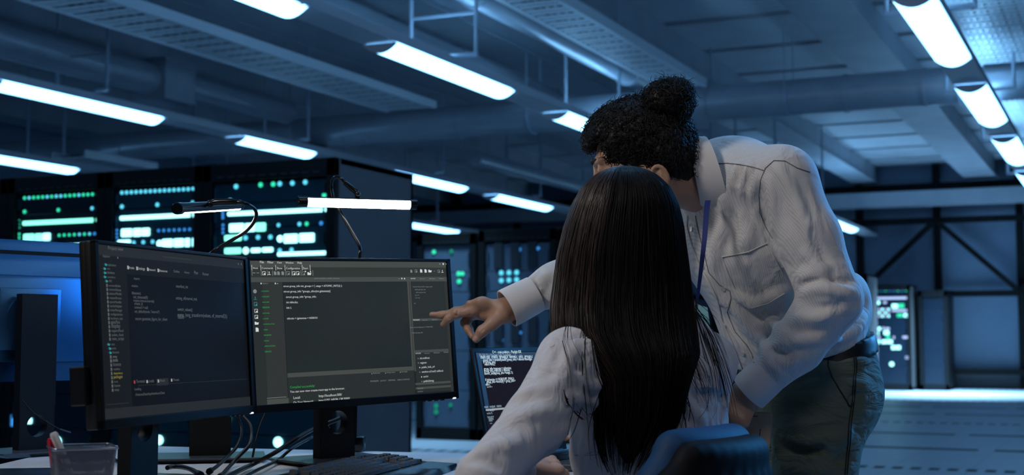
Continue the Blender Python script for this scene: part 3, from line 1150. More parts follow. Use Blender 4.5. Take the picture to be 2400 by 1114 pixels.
def monitor(label, pos, yaw, roll, tilt, holez=0.10, back_lit=False, W=0.54, H=0.323, column_top=None, coly=0.085):
    """pos = panel centre in the workstation frame; screen faces local -y"""
    t = thing('monitor', label, 'monitor', room((pos[0], pos[1], ZD)), PHI + yaw, 'flat monitors on the white desk')
    zc = pos[2] - ZD
    A = Matrix.Translation((0, 0, zc)) @ Matrix.Rotation(roll, 4, 'Y') @ Matrix.Rotation(tilt, 4, 'X')
    mb = MB()
    mb.box((0, 0.012, 0), (W, 0.016, H), None, 0.004)
    if back_lit:
        prof = []
        for z in np.linspace(H / 2, -H / 2, 26):
            q = z / (H / 2)
            prof.append((z, 0.026 + 0.018 * (1 - abs(q) ** 2.2)))
        mb.loft([[(x, 0.018, H / 2)] + [(x, y - (0.004 if 0.026 < H / 2 - z < 0.036 else 0), z) for z, y in prof] + [(x, 0.018, -H / 2)] for x in (-W / 2 + 0.002, W / 2 - 0.002)], True, True)
    else:
        mb.box((0, 0.020, 0), (W, 0.016, H), None, 0.004)
    mb.box((0, 0.034, -0.02), (W * 0.62, 0.03, H * 0.62), None, 0.010)
    sh = put('back_shell', mb.xf(A), m_backshell if back_lit else m_black, t, 35)
    if back_lit:
        put('groove', MB().box((0, 0.0290, H / 2 - 0.031), (W - 0.004, 0.006, 0.0095)).xf(A), m_bezel, t)
    mb = MB()
    sd, tp, bt = 0.011, 0.0065, 0.016
    mb.box((0, 0, H / 2 - tp / 2), (W, 0.010, tp), None, 0.0015)
    mb.box((0, 0, -H / 2 + bt / 2), (W, 0.010, bt), None, 0.0015)
    for s in (-1, 1):
        mb.box((s * (W / 2 - sd / 2), 0, 0), (sd, 0.010, H), None, 0.0015)
    put('bezel', mb.xf(A), m_bezel, t)
    # stand
    hcol = (column_top or zc - 0.02)
    col = plate_hole(0.092, hcol, 0.028, holez, 0.026)
    col.xf(Matrix.Translation((0, coly, 0.008)))
    put('stand_column', col, m_black, t, 30)
    mb = MB().box((0, coly * 0.5 + 0.012, zc - 0.01), (0.07, coly - 0.02, 0.07), None, 0.006)
    put('tilt_joint', mb, m_black, t)
    mb = MB()
    bw, bd = 0.245, 0.18
    mb.loft([[(-bw / 2 + 0.02, coly - bd / 2 + 0.02, 0), (bw / 2 - 0.02, coly - bd / 2 + 0.02, 0), (bw / 2 - 0.02, coly + bd / 2 - 0.02, 0), (-bw / 2 + 0.02, coly + bd / 2 - 0.02, 0)],
             [(-bw / 2, coly - bd / 2, 0.009), (bw / 2, coly - bd / 2, 0.009), (bw / 2, coly + bd / 2, 0.009), (-bw / 2, coly + bd / 2, 0.009)],
             [(-bw / 2, coly - bd / 2, 0.012), (bw / 2, coly - bd / 2, 0.012), (bw / 2, coly + bd / 2, 0.012), (-bw / 2, coly + bd / 2, 0.012)]])
    put('stand_base', mb, m_basep, t)
    mb = MB()
    for k in range(4):
        mb.box((W / 2 - 0.10 + k * 0.018, -0.001, -H / 2 - 0.001), (0.008, 0.006, 0.003))
    put('button', mb.xf(A), m_silver, t)
    put('power_light', MB().box((W / 2 - 0.014, -0.0035, -H / 2 + 0.001), (0.008, 0.006, 0.003), None, 0.001).xf(A), m_plight, t)
    return t, A


m_plight = mat('white power light', (0, 0, 0), 0.4, emit=(0.75, 0.8, 1.0), strength=3.0)
m_scr1 = mat('dark grey code area', (0.010, 0.011, 0.012), 0.22, emit=(0.014, 0.019, 0.0185), strength=1.0)
m_scr2 = mat('blue-black code area', (0.005, 0.005, 0.006), 0.3, spec=0.06, emit=(0.0048, 0.0058, 0.0072), strength=1.0)
ui = lambda nm, c: mat(nm, (0.005, 0.005, 0.005), 0.3, spec=0.06, emit=c, strength=1.0)
m_ui = [ui('light interface grey', (0.060, 0.068, 0.064)), ui('mid interface grey', (0.030, 0.035, 0.034)), ui('side interface grey', (0.022, 0.028, 0.028)), ui('faint interface grey', (0.009, 0.0105, 0.0125)), ui('blue interface grey', (0.019, 0.0215, 0.0245)), ui('pale line', (0.30, 0.32, 0.30))]
m_tx = [mat('white screen text', (0, 0, 0), 0.5, emit=(0.62, 0.65, 0.62), strength=1.0), mat('green screen text', (0, 0, 0), 0.5, emit=(0.02, 0.34, 0.06), strength=1.0), mat('dim screen text', (0, 0, 0), 0.5, emit=(0.20, 0.22, 0.21), strength=1.0),
        mat('teal screen icon', (0, 0, 0), 0.5, emit=(0.02, 0.25, 0.25), strength=1.0), mat('red screen icon', (0, 0, 0), 0.5, emit=(0.40, 0.03, 0.06), strength=1.0), mat('yellow screen text', (0, 0, 0), 0.5, emit=(0.25, 0.22, 0.03), strength=1.0)]


class Panel:
    """maps surveyed picture points onto a screen plane in the monitor's own frame"""

    def __init__(s, t, A, y):
        bpy.context.view_layer.update()
        s.W = (Matrix.Translation(t.location) @ Matrix.Rotation(t.rotation_euler.z, 4, 'Z')) @ A
        s.I = s.W.inverted()
        s.A, s.y = A, y

    def xy(s, px, py):
        o = s.I @ Vector((0, 0, 1))
        r = ray(px, py)
        dv = s.I.to_3x3() @ (room((r[0], r[1], r[2])))
        k = (s.y - o.y) / dv.y
        q = o + dv * k
        return q.x, q.z


def interface(name, pn, rects, mats, parent, lift=0.0004):
    mb = MB()
    for i, (x0, y0, x1, y1, mi) in enumerate(rects):
        a = pn.xy(x0, y0)
        b = pn.xy(x1, y1)
        # rectangles are square to the screen: opposite corners give their extent
        mb.cur = mi
        y = pn.y - lift * (1 + 0.02 * i)
        xa, xb_ = sorted((a[0], b[0]))
        za, zb_ = sorted((a[1], b[1]))
        mb.add([(xa, y, za), (xb_, y, za), (xb_, y, zb_), (xa, y, zb_)], [(0, 1, 2, 3)])
    return put(name, mb.xf(pn.A), mats, parent)


def screen_lines(name, pn, lines, parent, lift=0.0012):
    """(text, x left, y baseline, x right, material)"""
    out = []
    for ln in lines:
        st, x0, y0, x1 = ln[:4]
        a, b = pn.xy(x0, y0), pn.xy(x1, y0)
        w = b[0] - a[0]
        cu = bpy.data.curves.new('tmp', 'FONT')
        cu.body = st
        o = bpy.data.objects.new('tmp', cu)
        COL.objects.link(o)
        bpy.context.view_layer.update()
        nat = o.dimensions.x or 1.0
        bpy.data.objects.remove(o)
        bpy.data.curves.remove(cu)
        out.append((st, a[0], a[1], w / nat, ln[4] if len(ln) > 4 else 0))
    M = pn.A @ Matrix(((1, 0, 0, 0), (0, 0, -1, pn.y - lift), (0, 1, 0, 0), (0, 0, 0, 1)))
    return text_mesh(name, out, m_tx, parent, (0, 0, 0), M)


# ---- centre monitor
tc, Ac = monitor('centre monitor showing grey code editor that the finger points at', (-0.3403, 3.0, 1.0209), 0.7108, -0.0321, -0.0663, holez=0.082)
W_, H_ = 0.54, 0.323
scr = put('screen', MB().box((0, 0.002, 0.0048), (W_ - 0.022, 0.004, H_ - 0.0225)).xf(Ac), m_scr1, tc)
pn = Panel(tc, Ac, -0.0002)
cx = lambda x: 570 + x / 4.284
cy = lambda y: 590 + y / 4.284
ex = lambda x: 570 + x / 3.44
ey = lambda y: 790 + y / 3.44
R = []


def rc(x0, y0, x1, y1, m):
    R.append((cx(x0), cy(y0), cx(x1), cy(y1), m))


def re_(x0, y0, x1, y1, m):
    R.append((ex(x0), ey(y0), ex(x1), ey(y1), m))


aa, bb = pn.xy(583, 610), pn.xy(1062, 925)
XL, XR = -W_ / 2 + 0.0112, W_ / 2 - 0.0112
ZT, ZB = H_ / 2 - 0.0068, -H_ / 2 + 0.0165


def ui_mesh(nm, pn, items, parent, mats):
    """items in screen fractions: x from the left edge 0..1, y from the top 0..1"""
    mb = MB()
    for i, (x0, y0, x1, y1, m) in enumerate(items):
        mb.cur = m
        y = pn.y - 0.0003 - 0.00002 * i
        xa, xb_ = XL + (XR - XL) * x0, XL + (XR - XL) * x1
        za, zb_ = ZT + (ZB - ZT) * y1, ZT + (ZB - ZT) * y0
        mb.add([(xa, y, za), (xb_, y, za), (xb_, y, zb_), (xa, y, zb_)], [(0, 1, 2, 3)])
    return put(nm, mb.xf(pn.A), mats, parent)


ui_mesh('interface_panels', pn, [(0, 0, 1, 0.044, 0), (0, 0.044, 1, 0.116, 1), (0, 0.116, 1, 0.15, 0), (0, 0.15, 0.055, 1, 2), (0.055, 0.15, 0.148, 1, 1), (0.148, 0.15, 0.15, 1, 3),
                                  (0.778, 0.15, 0.797, 0.83, 0), (0.797, 0.15, 0.985, 0.99, 2), (0.985, 0.15, 1, 1, 1), (0.79, 0.433, 0.985, 0.452, 0), (0.79, 0.672, 0.985, 0.692, 0), (0.79, 0.918, 0.985, 0.934, 0), (0.79, 0.950, 0.985, 0.966, 0),
                                  (0.15, 0.792, 0.79, 0.822, 0), (0.15, 0.822, 0.79, 1.0, 2), (0.05, 0.955, 0.14, 0.957, 5), (0.05, 0.965, 0.15, 1.0, 0), (0.788, 0.15, 0.79, 1, 3)], scr, m_ui)
T = []
for st, a, b, c in (('File', 163, 118, 203), ('Filter', 240, 119, 300), ('View', 337, 120, 386), ('Window', 422, 121, 503), ('Help', 540, 122, 586), ('Work', 93, 175, 147), ('Commands', 183, 176, 297), ('Show', 335, 177, 390), ('Configuration', 427, 178, 567), ('Start', 597, 179, 650),
                    ('struct group_info init_groups = { .usage = ATOMIC_INIT(2) };', 400, 357, 990), ('struct group_info *groups_alloc(int gidsetsize){', 403, 411, 873), ('struct group_info *group_info;', 427, 466, 730), ('int nblocks;', 430, 520, 545), ('int i;', 432, 575, 480), ('nblocks = (gidsetsize + NGROU', 437, 682, 742)):
    T.append((st, cx(a), cy(b), cx(c), 0))
for x in (78, 168, 317, 410, 583, 663):
    T.append(('|', cx(x), cy(176), cx(x + 4), 0))
for i, x in enumerate((80, 172, 232, 286, 416, 478, 570, 690)):
    T.append(('|', cx(x), cy(230), cx(x + 4), 2))
for st, a, b, c in (('DATABASE', 182, 405, 253), ('OVERVIEW', 184, 460, 260), ('ANALYZER', 188, 515, 258), ('SESSION', 190, 570, 260), ('NETWORK', 193, 626, 262), ('LOGGER', 195, 681, 251), ('CONFIGURATION', 198, 736, 312), ('MAIN', 203, 793, 242), ('SOURCES', 204, 848, 279), ('NODES', 206, 904, 255), ('APPLICATIONS', 211, 958, 319), ('SERVICE', 214, 1014, 279)):
    T.append((st, cx(a), cy(b), cx(c), 1))
for st, a, b, c in (('Explorer', 190, 326, 246), ('include <linux/cred.h> export static', 1700, 360, 1898), ('define groups_init', 1720, 388, 1828), ('define groups_free', 1730, 416, 1830), ('get_init', 1724, 443, 1764), ('ret -code', 1724, 470, 1770), ('init', 1712, 525, 1728),
                    ('search everywhere, symbols, documents', 710, 276, 966), ('PROBLEMS', 1704, 694, 1768), ('OUTLINE', 1726, 1030, 1780), ('EXPORT', 1680, 277, 1726), ('static_assert(sizeof(groups) == NGROUPS)', 1672, 768, 1900), ('return group_info', 1692, 823, 1800),
                    ('references', 1770, 278, 1820), ('definitions', 1862, 278, 1922), ('history', 1962, 278, 2008), ('references', 1795, 693, 1845), ('definitions', 1890, 691, 1946), ('references', 1815, 1028, 1868), ('definitions', 1908, 1024, 1970), ('history', 2010, 1018, 2056)):
    T.append((st, cx(a), cy(b), cx(c), 2 if st != 'PROBLEMS' and st != 'OUTLINE' and st != 'EXPORT' else 0))
for st, a, b, c, m in (('Compiled successfully!', 375, 416, 575, 1), ('You can now view create-react-app in the browser.', 376, 452, 818, 0), ('Local:', 402, 502, 457, 0), ('http://localhost:300/', 606, 487, 793, 0), ('On Your Network:', 402, 538, 566, 0), ('http://192.168.86.138:3000/', 606, 523, 858, 0),
                       ('PROBLEMS', 1023, 365, 1089, 2), ('OUTPUT', 1102, 361, 1152, 2), ('TERMINAL', 1166, 357, 1225, 2), ('DEBUG CONSOLE', 1240, 353, 1338, 2), ('isLocalhost', 1422, 180, 1500, 0), ('register', 1424, 217, 1477, 0), ('public_hub_url', 1436, 253, 1540, 0), ("window.o('load') callback", 1437, 290, 1612, 0), ('swUrl', 1450, 328, 1488, 0), ('publicString', 1451, 365, 1533, 0),
                       ('References', 1045, 299, 1100, 2), ('Change counts', 1155, 293, 1222, 2), ('Set target', 1272, 287, 1322, 2), ('TIMELINE', 1402, 424, 1450, 2), ('OUTPUT', 1404, 448, 1446, 2)):
    T.append((st, ex(a), ey(b), ex(c), m))
screen_lines('screen_lettering', pn, T, scr)
# toolbar and side icons: small sheets, discs, folders and arrows
mb = MB()


def icon(kind, px, py, s, m=0):
    mb.cur = m
    x, z = pn.xy(px, py)
    y = pn.y - 0.0012
    k = s * 0.0009
    if kind == 'sheet':
        mb.add([(x - .4 * k, y, z - .5 * k), (x + .4 * k, y, z - .5 * k), (x + .4 * k, y, z + .25 * k), (x + .15 * k, y, z + .5 * k), (x - .4 * k, y, z + .5 * k)], [(0, 1, 2, 3, 4)])
    elif kind == 'frame':
        for a, b, w, h in ((0, .45, 1, .12), (0, -.45, 1, .12), (-.45, 0, .12, 1), (.45, 0, .12, 1), (.2, -.2, .4, .4)):
            mb.box((x + a * k, y, z + b * k), (w * k, 0.0001, h * k))
    elif kind == 'disc':
        mb.add([(x + .5 * k * math.cos(i * PI / 8), y, z + .5 * k * math.sin(i * PI / 8)) for i in range(16)], [tuple(range(16))])
    elif kind == 'folder':
        mb.add([(x - .6 * k, y, z - .4 * k), (x + .5 * k, y, z - .4 * k), (x + .7 * k, y, z + .2 * k), (x - .05 * k, y, z + .2 * k), (x - .15 * k, y, z + .4 * k), (x - .6 * k, y, z + .4 * k)], [(0, 1, 2, 3, 4, 5)])
    elif kind == 'up':
        mb.box((x, y, z - .4 * k), (1 * k, 0.0001, .15 * k))
        mb.box((x, y, z), (.15 * k, 0.0001, .6 * k))
        mb.add([(x - .25 * k, y, z + .2 * k), (x + .25 * k, y, z + .2 * k), (x, y, z + .5 * k)], [(0, 1, 2)])
    elif kind == 'dash':
        mb.box((x, y, z), (k, 0.0001, .2 * k))


for kd, x, y, s, m in (('dash', 105, 215, 6, 2), ('dash', 145, 215, 6, 2), ('frame', 205, 218, 7, 0), ('up', 258, 217, 7, 0), ('sheet', 318, 218, 7, 2), ('sheet', 352, 218, 7, 2), ('sheet', 394, 218, 7, 2), ('frame', 448, 217, 7, 2), ('frame', 505, 219, 7, 0), ('frame', 545, 218, 7, 0), ('disc', 622, 200, 3, 0), ('frame', 602, 220, 7, 2), ('folder', 660, 222, 7, 0), ('disc', 672, 203, 3, 0),
                       ('sheet', 1685, 198, 6, 2), ('frame', 1732, 196, 6, 2), ('sheet', 1784, 195, 7, 0), ('sheet', 1828, 195, 7, 0), ('folder', 1872, 196, 7, 0), ('dash', 1916, 197, 4, 2), ('frame', 1960, 198, 6, 2), ('up', 1997, 198, 6, 0), ('dash', 1972, 125, 3, 0), ('sheet', 2005, 125, 4, 0), ('sheet', 2036, 126, 3, 0),
                       ('disc', 115, 400, 8, 2), ('up', 118, 468, 6, 3), ('frame', 122, 528, 7, 3), ('frame', 127, 596, 7, 0), ('frame', 129, 657, 7, 0), ('folder', 132, 720, 7, 0), ('sheet', 137, 785, 8, 0), ('sheet', 177, 321, 3, 0), ('sheet', 320, 321, 3, 0), ('dash', 342, 322, 3, 0), ('dash', 1563, 272, 2, 0), ('sheet', 1590, 271, 3, 0), ('sheet', 1617, 272, 3, 0)):
    icon(kd, cx(x), cy(y), s * 1.2, m)
for kd, x, y, s, m in (('sheet', 1408, 175, 3, 2), ('sheet', 1410, 211, 3, 2), ('sheet', 1421, 248, 3, 0), ('sheet', 1422, 285, 3, 2), ('sheet', 1436, 323, 3, 0), ('sheet', 1438, 360, 3, 2), ('sheet', 1035, 298, 3, 2), ('sheet', 1145, 292, 3, 2), ('sheet', 1264, 285, 3, 2)):
    icon(kd, ex(x), ey(y), s, m)
put('screen_icons', mb.xf(Ac), m_tx, scr)

# ---- the monitor with the file tree
m_tx_keep = m_tx
m_tx = [mat('greyed screen text', (0, 0, 0), 0.5, emit=(0.34, 0.36, 0.34), strength=1.0), m_tx[1], mat('faint screen text', (0, 0, 0), 0.5, emit=(0.10, 0.11, 0.105), strength=1.0)] + m_tx[3:]
tl, Al = monitor('dark code monitor with a file tree, beside the mesh pen holder', (-0.6189, 2.5540, 1.0121), 1.2673, -0.0026, -0.0705, holez=0.10, W=0.535, H=0.320)
scl = put('screen', MB().box((0, 0.002, 0.0048), (0.535 - 0.022, 0.004, 0.320 - 0.0225)).xf(Al), m_scr2, tl)
XL, XR, ZT, ZB = -0.535 / 2 + 0.0112, 0.535 / 2 - 0.0112, 0.160 - 0.0068, -0.160 + 0.0165
pl = Panel(tl, Al, -0.0002)
ui_mesh('interface_panels', pl, [(0, 0, 1, 0.06, 4), (0, 0.06, 0.17, 1, 3), (0.17, 0.06, 1, 0.16, 3), (0.17, 0.94, 1, 1.0, 4), (0, 0.94, 0.17, 1, 4), (0.02, 0.915, 0.15, 0.918, 1), (0.21, 0.818, 0.98, 0.82, 1), (0.21, 0.905, 0.92, 0.907, 3), (0.21, 0.818, 0.212, 0.905, 3), (0.4, 0.03, 0.6, 0.037, 1)], scl, m_ui)
interface('tab', pl, [(365, 888, 394, 903, 4)], m_ui, scl, 0.0009)
fx = lambda x: x / 3.713
fy = lambda y: 550 + y / 3.713
gx_ = lambda x: x / 3.79
gy_ = lambda y: 820 + y / 3.79
T = []
for st, a, b, c, m in (('Project view', 935, 130, 1065, 2), ('Explorer', 890, 196, 950, 2), ('application', 932, 272, 1003, 2), ('core', 926, 304, 952, 2), ('database', 926, 340, 992, 2), ('controllers', 928, 378, 997, 2), ('src', 942, 414, 968, 2)):
    T.append((st, fx(a), fy(b), fx(c), m))
for i, st in enumerate(('commandBuilder', 'networkStatus', 'sessionModel', 'requestRouter', 'queueHandler', 'cacheAdapter', 'indexManager', 'configurations', 'hardware_test', 'gpioPins', 'display', 'supportPanel', 'update_check', 'main_script')):
    T.append((st, fx(940 + i * 2.2), fy(452 + i * 36), fx(1046 + i * 2 - (25 if i in (9, 10) else 0)), 2))
for st, a, b, c, m in (('tests', 962, 965, 993, 2), ('suites', 968, 1000, 1005, 2), ('fixtures', 974, 1036, 1030, 2), ('setup', 976, 1072, 1012, 2), ('units', 978, 1108, 1020, 2),
                       ('Module', 1116, 298, 1162, 0), ('Settings', 1196, 306, 1255, 0), ('Network', 1290, 315, 1348, 0), ('Resources', 1382, 324, 1450, 0), ('Outline', 1505, 330, 1556, 2), ('History', 1600, 338, 1643, 2), ('Plan', 1684, 345, 1716, 2), ('Runner', 1758, 354, 1812, 2),
                       ('imports', 1160, 392, 1210, 2), ('modules', 1140, 455, 1195, 2), ('if(session)', 1142, 520, 1218, 2), ('set_timeout(0)', 1155, 555, 1280, 2), ('request.timeout.interval()', 1155, 584, 1335, 2), ('create_()', 1164, 612, 1235, 2), ('connect = null', 1166, 645, 1280, 2), ('set_default(node, "interval")', 1166, 680, 1382, 2), ('return generate_figure_for_client', 1172, 745, 1450, 2),
                       ('interface_int', 1528, 462, 1630, 2), ('setting_of(interval_ms)', 1525, 565, 1708, 2), ('switch_values()', 1540, 664, 1668, 2), ('some_long_transform(values, of_interval(2))', 1540, 714, 1970, 2), ('false', 1542, 732, 1595, 2)):
    T.append((st, fx(a), fy(b), fx(c), m))
for st, a, b, c, m in (('notes', 996, 72, 1034, 2), ('lock', 996, 108, 1040, 2), ('licence', 998, 146, 1068, 2), ('readme', 1002, 184, 1058, 2), ('dependency', 1004, 220, 1084, 5), ('packages', 1004, 256, 1082, 5), ('mode', 1008, 294, 1042, 2), ('license', 1010, 332, 1062, 2), ('setup', 1012, 368, 1052, 2),
                       ('Terminal', 1205, 296, 1280, 2), ('Locals', 1310, 292, 1362, 2), ('Watch', 1412, 287, 1460, 2), ('Threads', 1532, 280, 1586, 2), ('Loading..', 1190, 362, 1252, 2), ('/Volumes/Data/App/Interfaces/Client', 1198, 412, 1460, 2),
                       ('References', 1922, 552, 1985, 2), ('Diagnostics', 2035, 545, 2108, 2), ('Problems', 2148, 536, 2196, 2)):
    T.append((st, gx_(a), gy_(b), gx_(c), m))
screen_lines('screen_lettering', pl, T, scl)
mb = MB()
pn = pl
for i, (x, y, m) in enumerate([(917, 262, 3), (907, 297, 3), (910, 333, 3), (910, 369, 3), (924, 406, 3), (942, 957, 3), (953, 993, 3), (957, 1029, 3)]):
    icon('folder', fx(x), fy(y), 6, m)
    icon('dash', fx(x - 20), fy(y), 2.5, 2)
for i in range(14):
    icon('sheet', fx(926 + i * 2), fy(443 + i * 36), 6, 2)
for x, y in ((960, 1066), (962, 1100)):
    icon('sheet', fx(x), fy(y), 6, 2)
for i in range(9):
    icon('sheet', gx_(978 + i * 2.2), gy_(64 + i * 37), 6, 2)
for x, y, m in ((1110, 287, 0), (1188, 295, 0), (1282, 303, 0), (1373, 313, 0)):
    icon('sheet', fx(x), fy(y), 7, m)
for x, y, m in ((1190, 288, 4), (1302, 284, 0), (1402, 279, 0), (1520, 271, 0)):
    icon('sheet', gx_(x), gy_(y), 6, m)
for x, y in ((1020, 203), (2070, 256), (2095, 258)):
    icon('sheet', fx(x), fy(y), 4, 2)
put('screen_icons', mb.xf(Al), m_tx, scl)
m_tx = m_tx_keep
mb = MB().box((-W_ / 2 - 0.005, 0.03, -0.085), (0.016, 0.03, 0.066), None, 0.003)
put('side_clip', mb.xf(Al), m_black, tl)

# ---- the monitor seen from behind, and one more facing away
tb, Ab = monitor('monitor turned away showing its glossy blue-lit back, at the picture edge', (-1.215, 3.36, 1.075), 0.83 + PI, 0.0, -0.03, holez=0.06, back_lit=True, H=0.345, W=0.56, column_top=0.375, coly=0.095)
mb = MB().box((0, 0.060, -0.02), (0.16, 0.008, 0.15), None, 0.003)
mb.cyl((0, 0.064, -0.02), 0.062, 0.01, 40, 'Y')
put('mount_plate', mb.xf(Ab), m_backshell, tb, 30)
tx, Ax = monitor('monitor facing away whose panel hides behind the centre monitor, above a grey stand plate', (-0.70, 3.20, 1.03), 0.20 + PI, 0.0, -0.02, holez=0.13, coly=0.075)
for t_ in (tb, tx):
    A_ = Ab if t_ is tb else Ax
    h_ = 0.345 if t_ is tb else H_
    w_ = 0.56 if t_ is tb else W_
    put('screen', MB().box((0, 0.002, 0.0048), (w_ - 0.022, 0.004, h_ - 0.0225)).xf(A_), m_scr2, t_)

# ---------------------------------------------------------------- laptop
yaw = math.atan2(0.866, 0.5)
LB = P(1150, 1077, 2.95)
hx = np.array([math.cos(yaw), math.sin(yaw), 0])
LW, LH = 0.355, 0.245
c0 = LB + hx * LW / 2
tlap = thing('laptop', 'open black laptop with white code, partly hidden behind the sleeve of the woman', 'laptop', room((c0[0], c0[1], ZD)), PHI + yaw)
AL = Matrix.Translation((0, 0, 0.016)) @ Matrix.Rotation(-0.20, 4, 'X')
lid = put('lid', MB().box((0, 0.004, LH / 2), (LW, 0.006, LH), None, 0.0028).xf(AL), m_bezel, tlap, 35)
m_scr3 = mat('dark laptop screen', (0.003, 0.003, 0.004), 0.5, spec=0.0, emit=(0.010, 0.010, 0.018), strength=1.0)
scp = put('screen', MB().box((0, 0.0005, LH / 2 + 0.003), (LW - 0.024, 0.002, LH - 0.026)).xf(AL), m_scr3, tlap)
put('keyboard_deck', MB().box((0, -0.118, 0.008), (LW, 0.236, 0.014), None, 0.004), m_silver, tlap, 35)
mb = MB()
for r_ in range(5):
    for k in range(14):
        mb.box((-0.145 + k * 0.0223, -0.045 - r_ * 0.0195, 0.0162), (0.0185, 0.016, 0.002))
put('keys', mb, m_black, tlap)
put('touchpad', MB().box((0, -0.185, 0.0154), (0.11, 0.07, 0.0008)), m_black, tlap)
put('hinge', MB().cyl((0, 0.004, 0.013), 0.007, LW - 0.05, 14, 'X'), m_black, tlap, 40)
pp = Panel(tlap, AL, -0.0008)
px_ = lambda x: 1040 + x / 3.1475
py_ = lambda y: 760 + y / 3.1475
XL, XR, ZT, ZB = -LW / 2 + 0.013, LW / 2 - 0.013, LH - 0.012, 0.018
m_tx2 = mat('bright screen text', (0, 0, 0), 0.5, emit=(0.70, 0.85, 0.88), strength=1.1)
m_tx_save = m_tx
m_tx = [m_tx2, m_tx[1], mat('laptop interface text', (0, 0, 0), 0.5, emit=(0.35, 0.42, 0.45), strength=1.0)]
ui_mesh('interface_panels', pp, [(0, 0, 1, 0.045, 4), (0, 0.045, 1, 0.09, 3), (0, 0.575, 1, 0.595, 5), (0.0, 0.09, 0.05, 0.575, 3)], scp, m_ui)
T = []
for st, a, b, c, m in (('C++ - main.code/src - Playlight IDE', 357, 217, 570, 0), ('File Edit View Navigate Code Tools Build', 262, 240, 494, 2), ('main.cpp  cred.h  groups.h  kernel.c  uid.c  groups.c', 270, 256, 655, 0), ('group_info = kmalloc(sizeof(*group_info) + nblocks*sizeof(gid', 290, 275, 650, 0), ('if (!group_info)', 290, 292, 380, 0), ('return NULL;', 300, 307, 376, 0), ('group_info->ngroups = gidsetsize;', 295, 340, 498, 0), ('group_info->nblocks = nblocks;', 297, 356, 490, 0), ('atomic_set(&group_info->usage, 1);', 299, 374, 510, 0),
                       ('if (gidsetsize <= NGROUPS_SMALL)', 305, 421, 518, 0), ('group_info->blocks[0] = group_info->', 315, 437, 530, 0), ('else {', 308, 455, 340, 0), ('for (i = 0; i <', 318, 470, 358, 0), ('main  output  status', 298, 622, 425, 2), ('.// config //', 322, 645, 375, 2), ('write %', 318, 668, 358, 2), ('sleep server', 320, 692, 370, 2), ('loading', 328, 706, 365, 2), ('state', 332, 720, 358, 2), ('return', 338, 738, 356, 2)):
    T.append((st, px_(a), py_(b), px_(c), m))
screen_lines('screen_lettering', pp, T, scp, 0.0008)
m_tx = m_tx_save

# ---------------------------------------------------------------- keyboard
kb_dir = math.atan2(0.965, 0.26)
kc = P(866, 1063, 2.98) * np.array([1, 1, 0])
ax_l = np.array([math.cos(kb_dir), math.sin(kb_dir), 0])
ax_s = np.array([ax_l[1], -ax_l[0], 0])
kcen = kc - ax_l * 0.232 + ax_s * 0.10
tk = thing('keyboard', 'black full-size keyboard with wrist rest in front of the centre monitor', 'keyboard', room((kcen[0], kcen[1], ZD)), PHI + kb_dir)
# local x along the keys, local y away from the typist
mb = MB()
prof = [(0.105, 0.0), (0.105, 0.024), (0.085, 0.027), (-0.035, 0.013), (-0.095, 0.010), (-0.105, 0.0)]
mb.loft([[(x, y, z) for y, z in prof] for x in (-0.232, -0.228, 0.228, 0.232)])
put('case', mb, m_black, tk, 25)
mb = MB()
mb.loft([[(x, y * s, z) for y, z, s in ((-0.04, 0.0145, 1), (-0.10, 0.0115, 1), (-0.118, 0.001, 1 - 0.15 * abs(x) / 0.23), (-0.04, 0.0, 1))] for x in np.linspace(-0.225, 0.225, 13)])
put('wrist_rest', mb, m_blackg, tk, 40)
KW = {}
m_key = mat('charcoal key caps', (0.035, 0.036, 0.042), 0.38)


def key(x, y, w):
    z = 0.0135 + (y + 0.035) / 0.12 * 0.0135
    if w not in KW:
        m2 = MB()
        a, b = w / 2 - 0.0012, 0.0085
        m2.loft([[(-a, -b, 0), (a, -b, 0), (a, b, 0), (-a, b, 0)], [(-a + 0.002, -b + 0.0018, 0.007), (a - 0.002, -b + 0.0018, 0.007), (a - 0.002, b - 0.001, 0.0075), (-a + 0.002, b - 0.001, 0.0075)]])
        KW[w] = m2.mesh('key', m_key)
    link('key', KW[w], tk, (x, y, z))


U = 0.0191
for r_, y in enumerate((0.076, 0.052, 0.033, 0.014, -0.005, -0.024)):
    x = -0.222
    if r_ == 0:
        ws = [1] + [0] + [1] * 4 + [-.5] + [1] * 4 + [-.5] + [1] * 4
    elif r_ == 1:
        ws = [1] * 13 + [2]
    elif r_ == 2:
        ws = [1.5] + [1] * 12 + [1.5]
    elif r_ == 3:
        ws = [1.75] + [1] * 11 + [2.25]
    elif r_ == 4:
        ws = [2.25] + [1] * 10 + [2.75]
    else:
        ws = [1.25] * 3 + [6.25] + [1.25] * 4
    for w in ws:
        if w <= 0:
            x += (abs(w) or 1) * U
            continue
        key(x + w * U / 2, y, round(w * U, 4))
        x += w * U
    nav = {1: 3, 2: 3, 0: 3, 5: 3}.get(r_, 0)
    for k in range(nav):
        key(0.076 + k * U + U / 2, y, round(U, 4))
    if r_ == 4:
        key(0.076 + 1.5 * U, y, round(U, 4))
    if r_ >= 1:
        for k in range(4 if r_ < 4 else 3):
            key(0.142 + k * U + U / 2, y, round(U, 4))

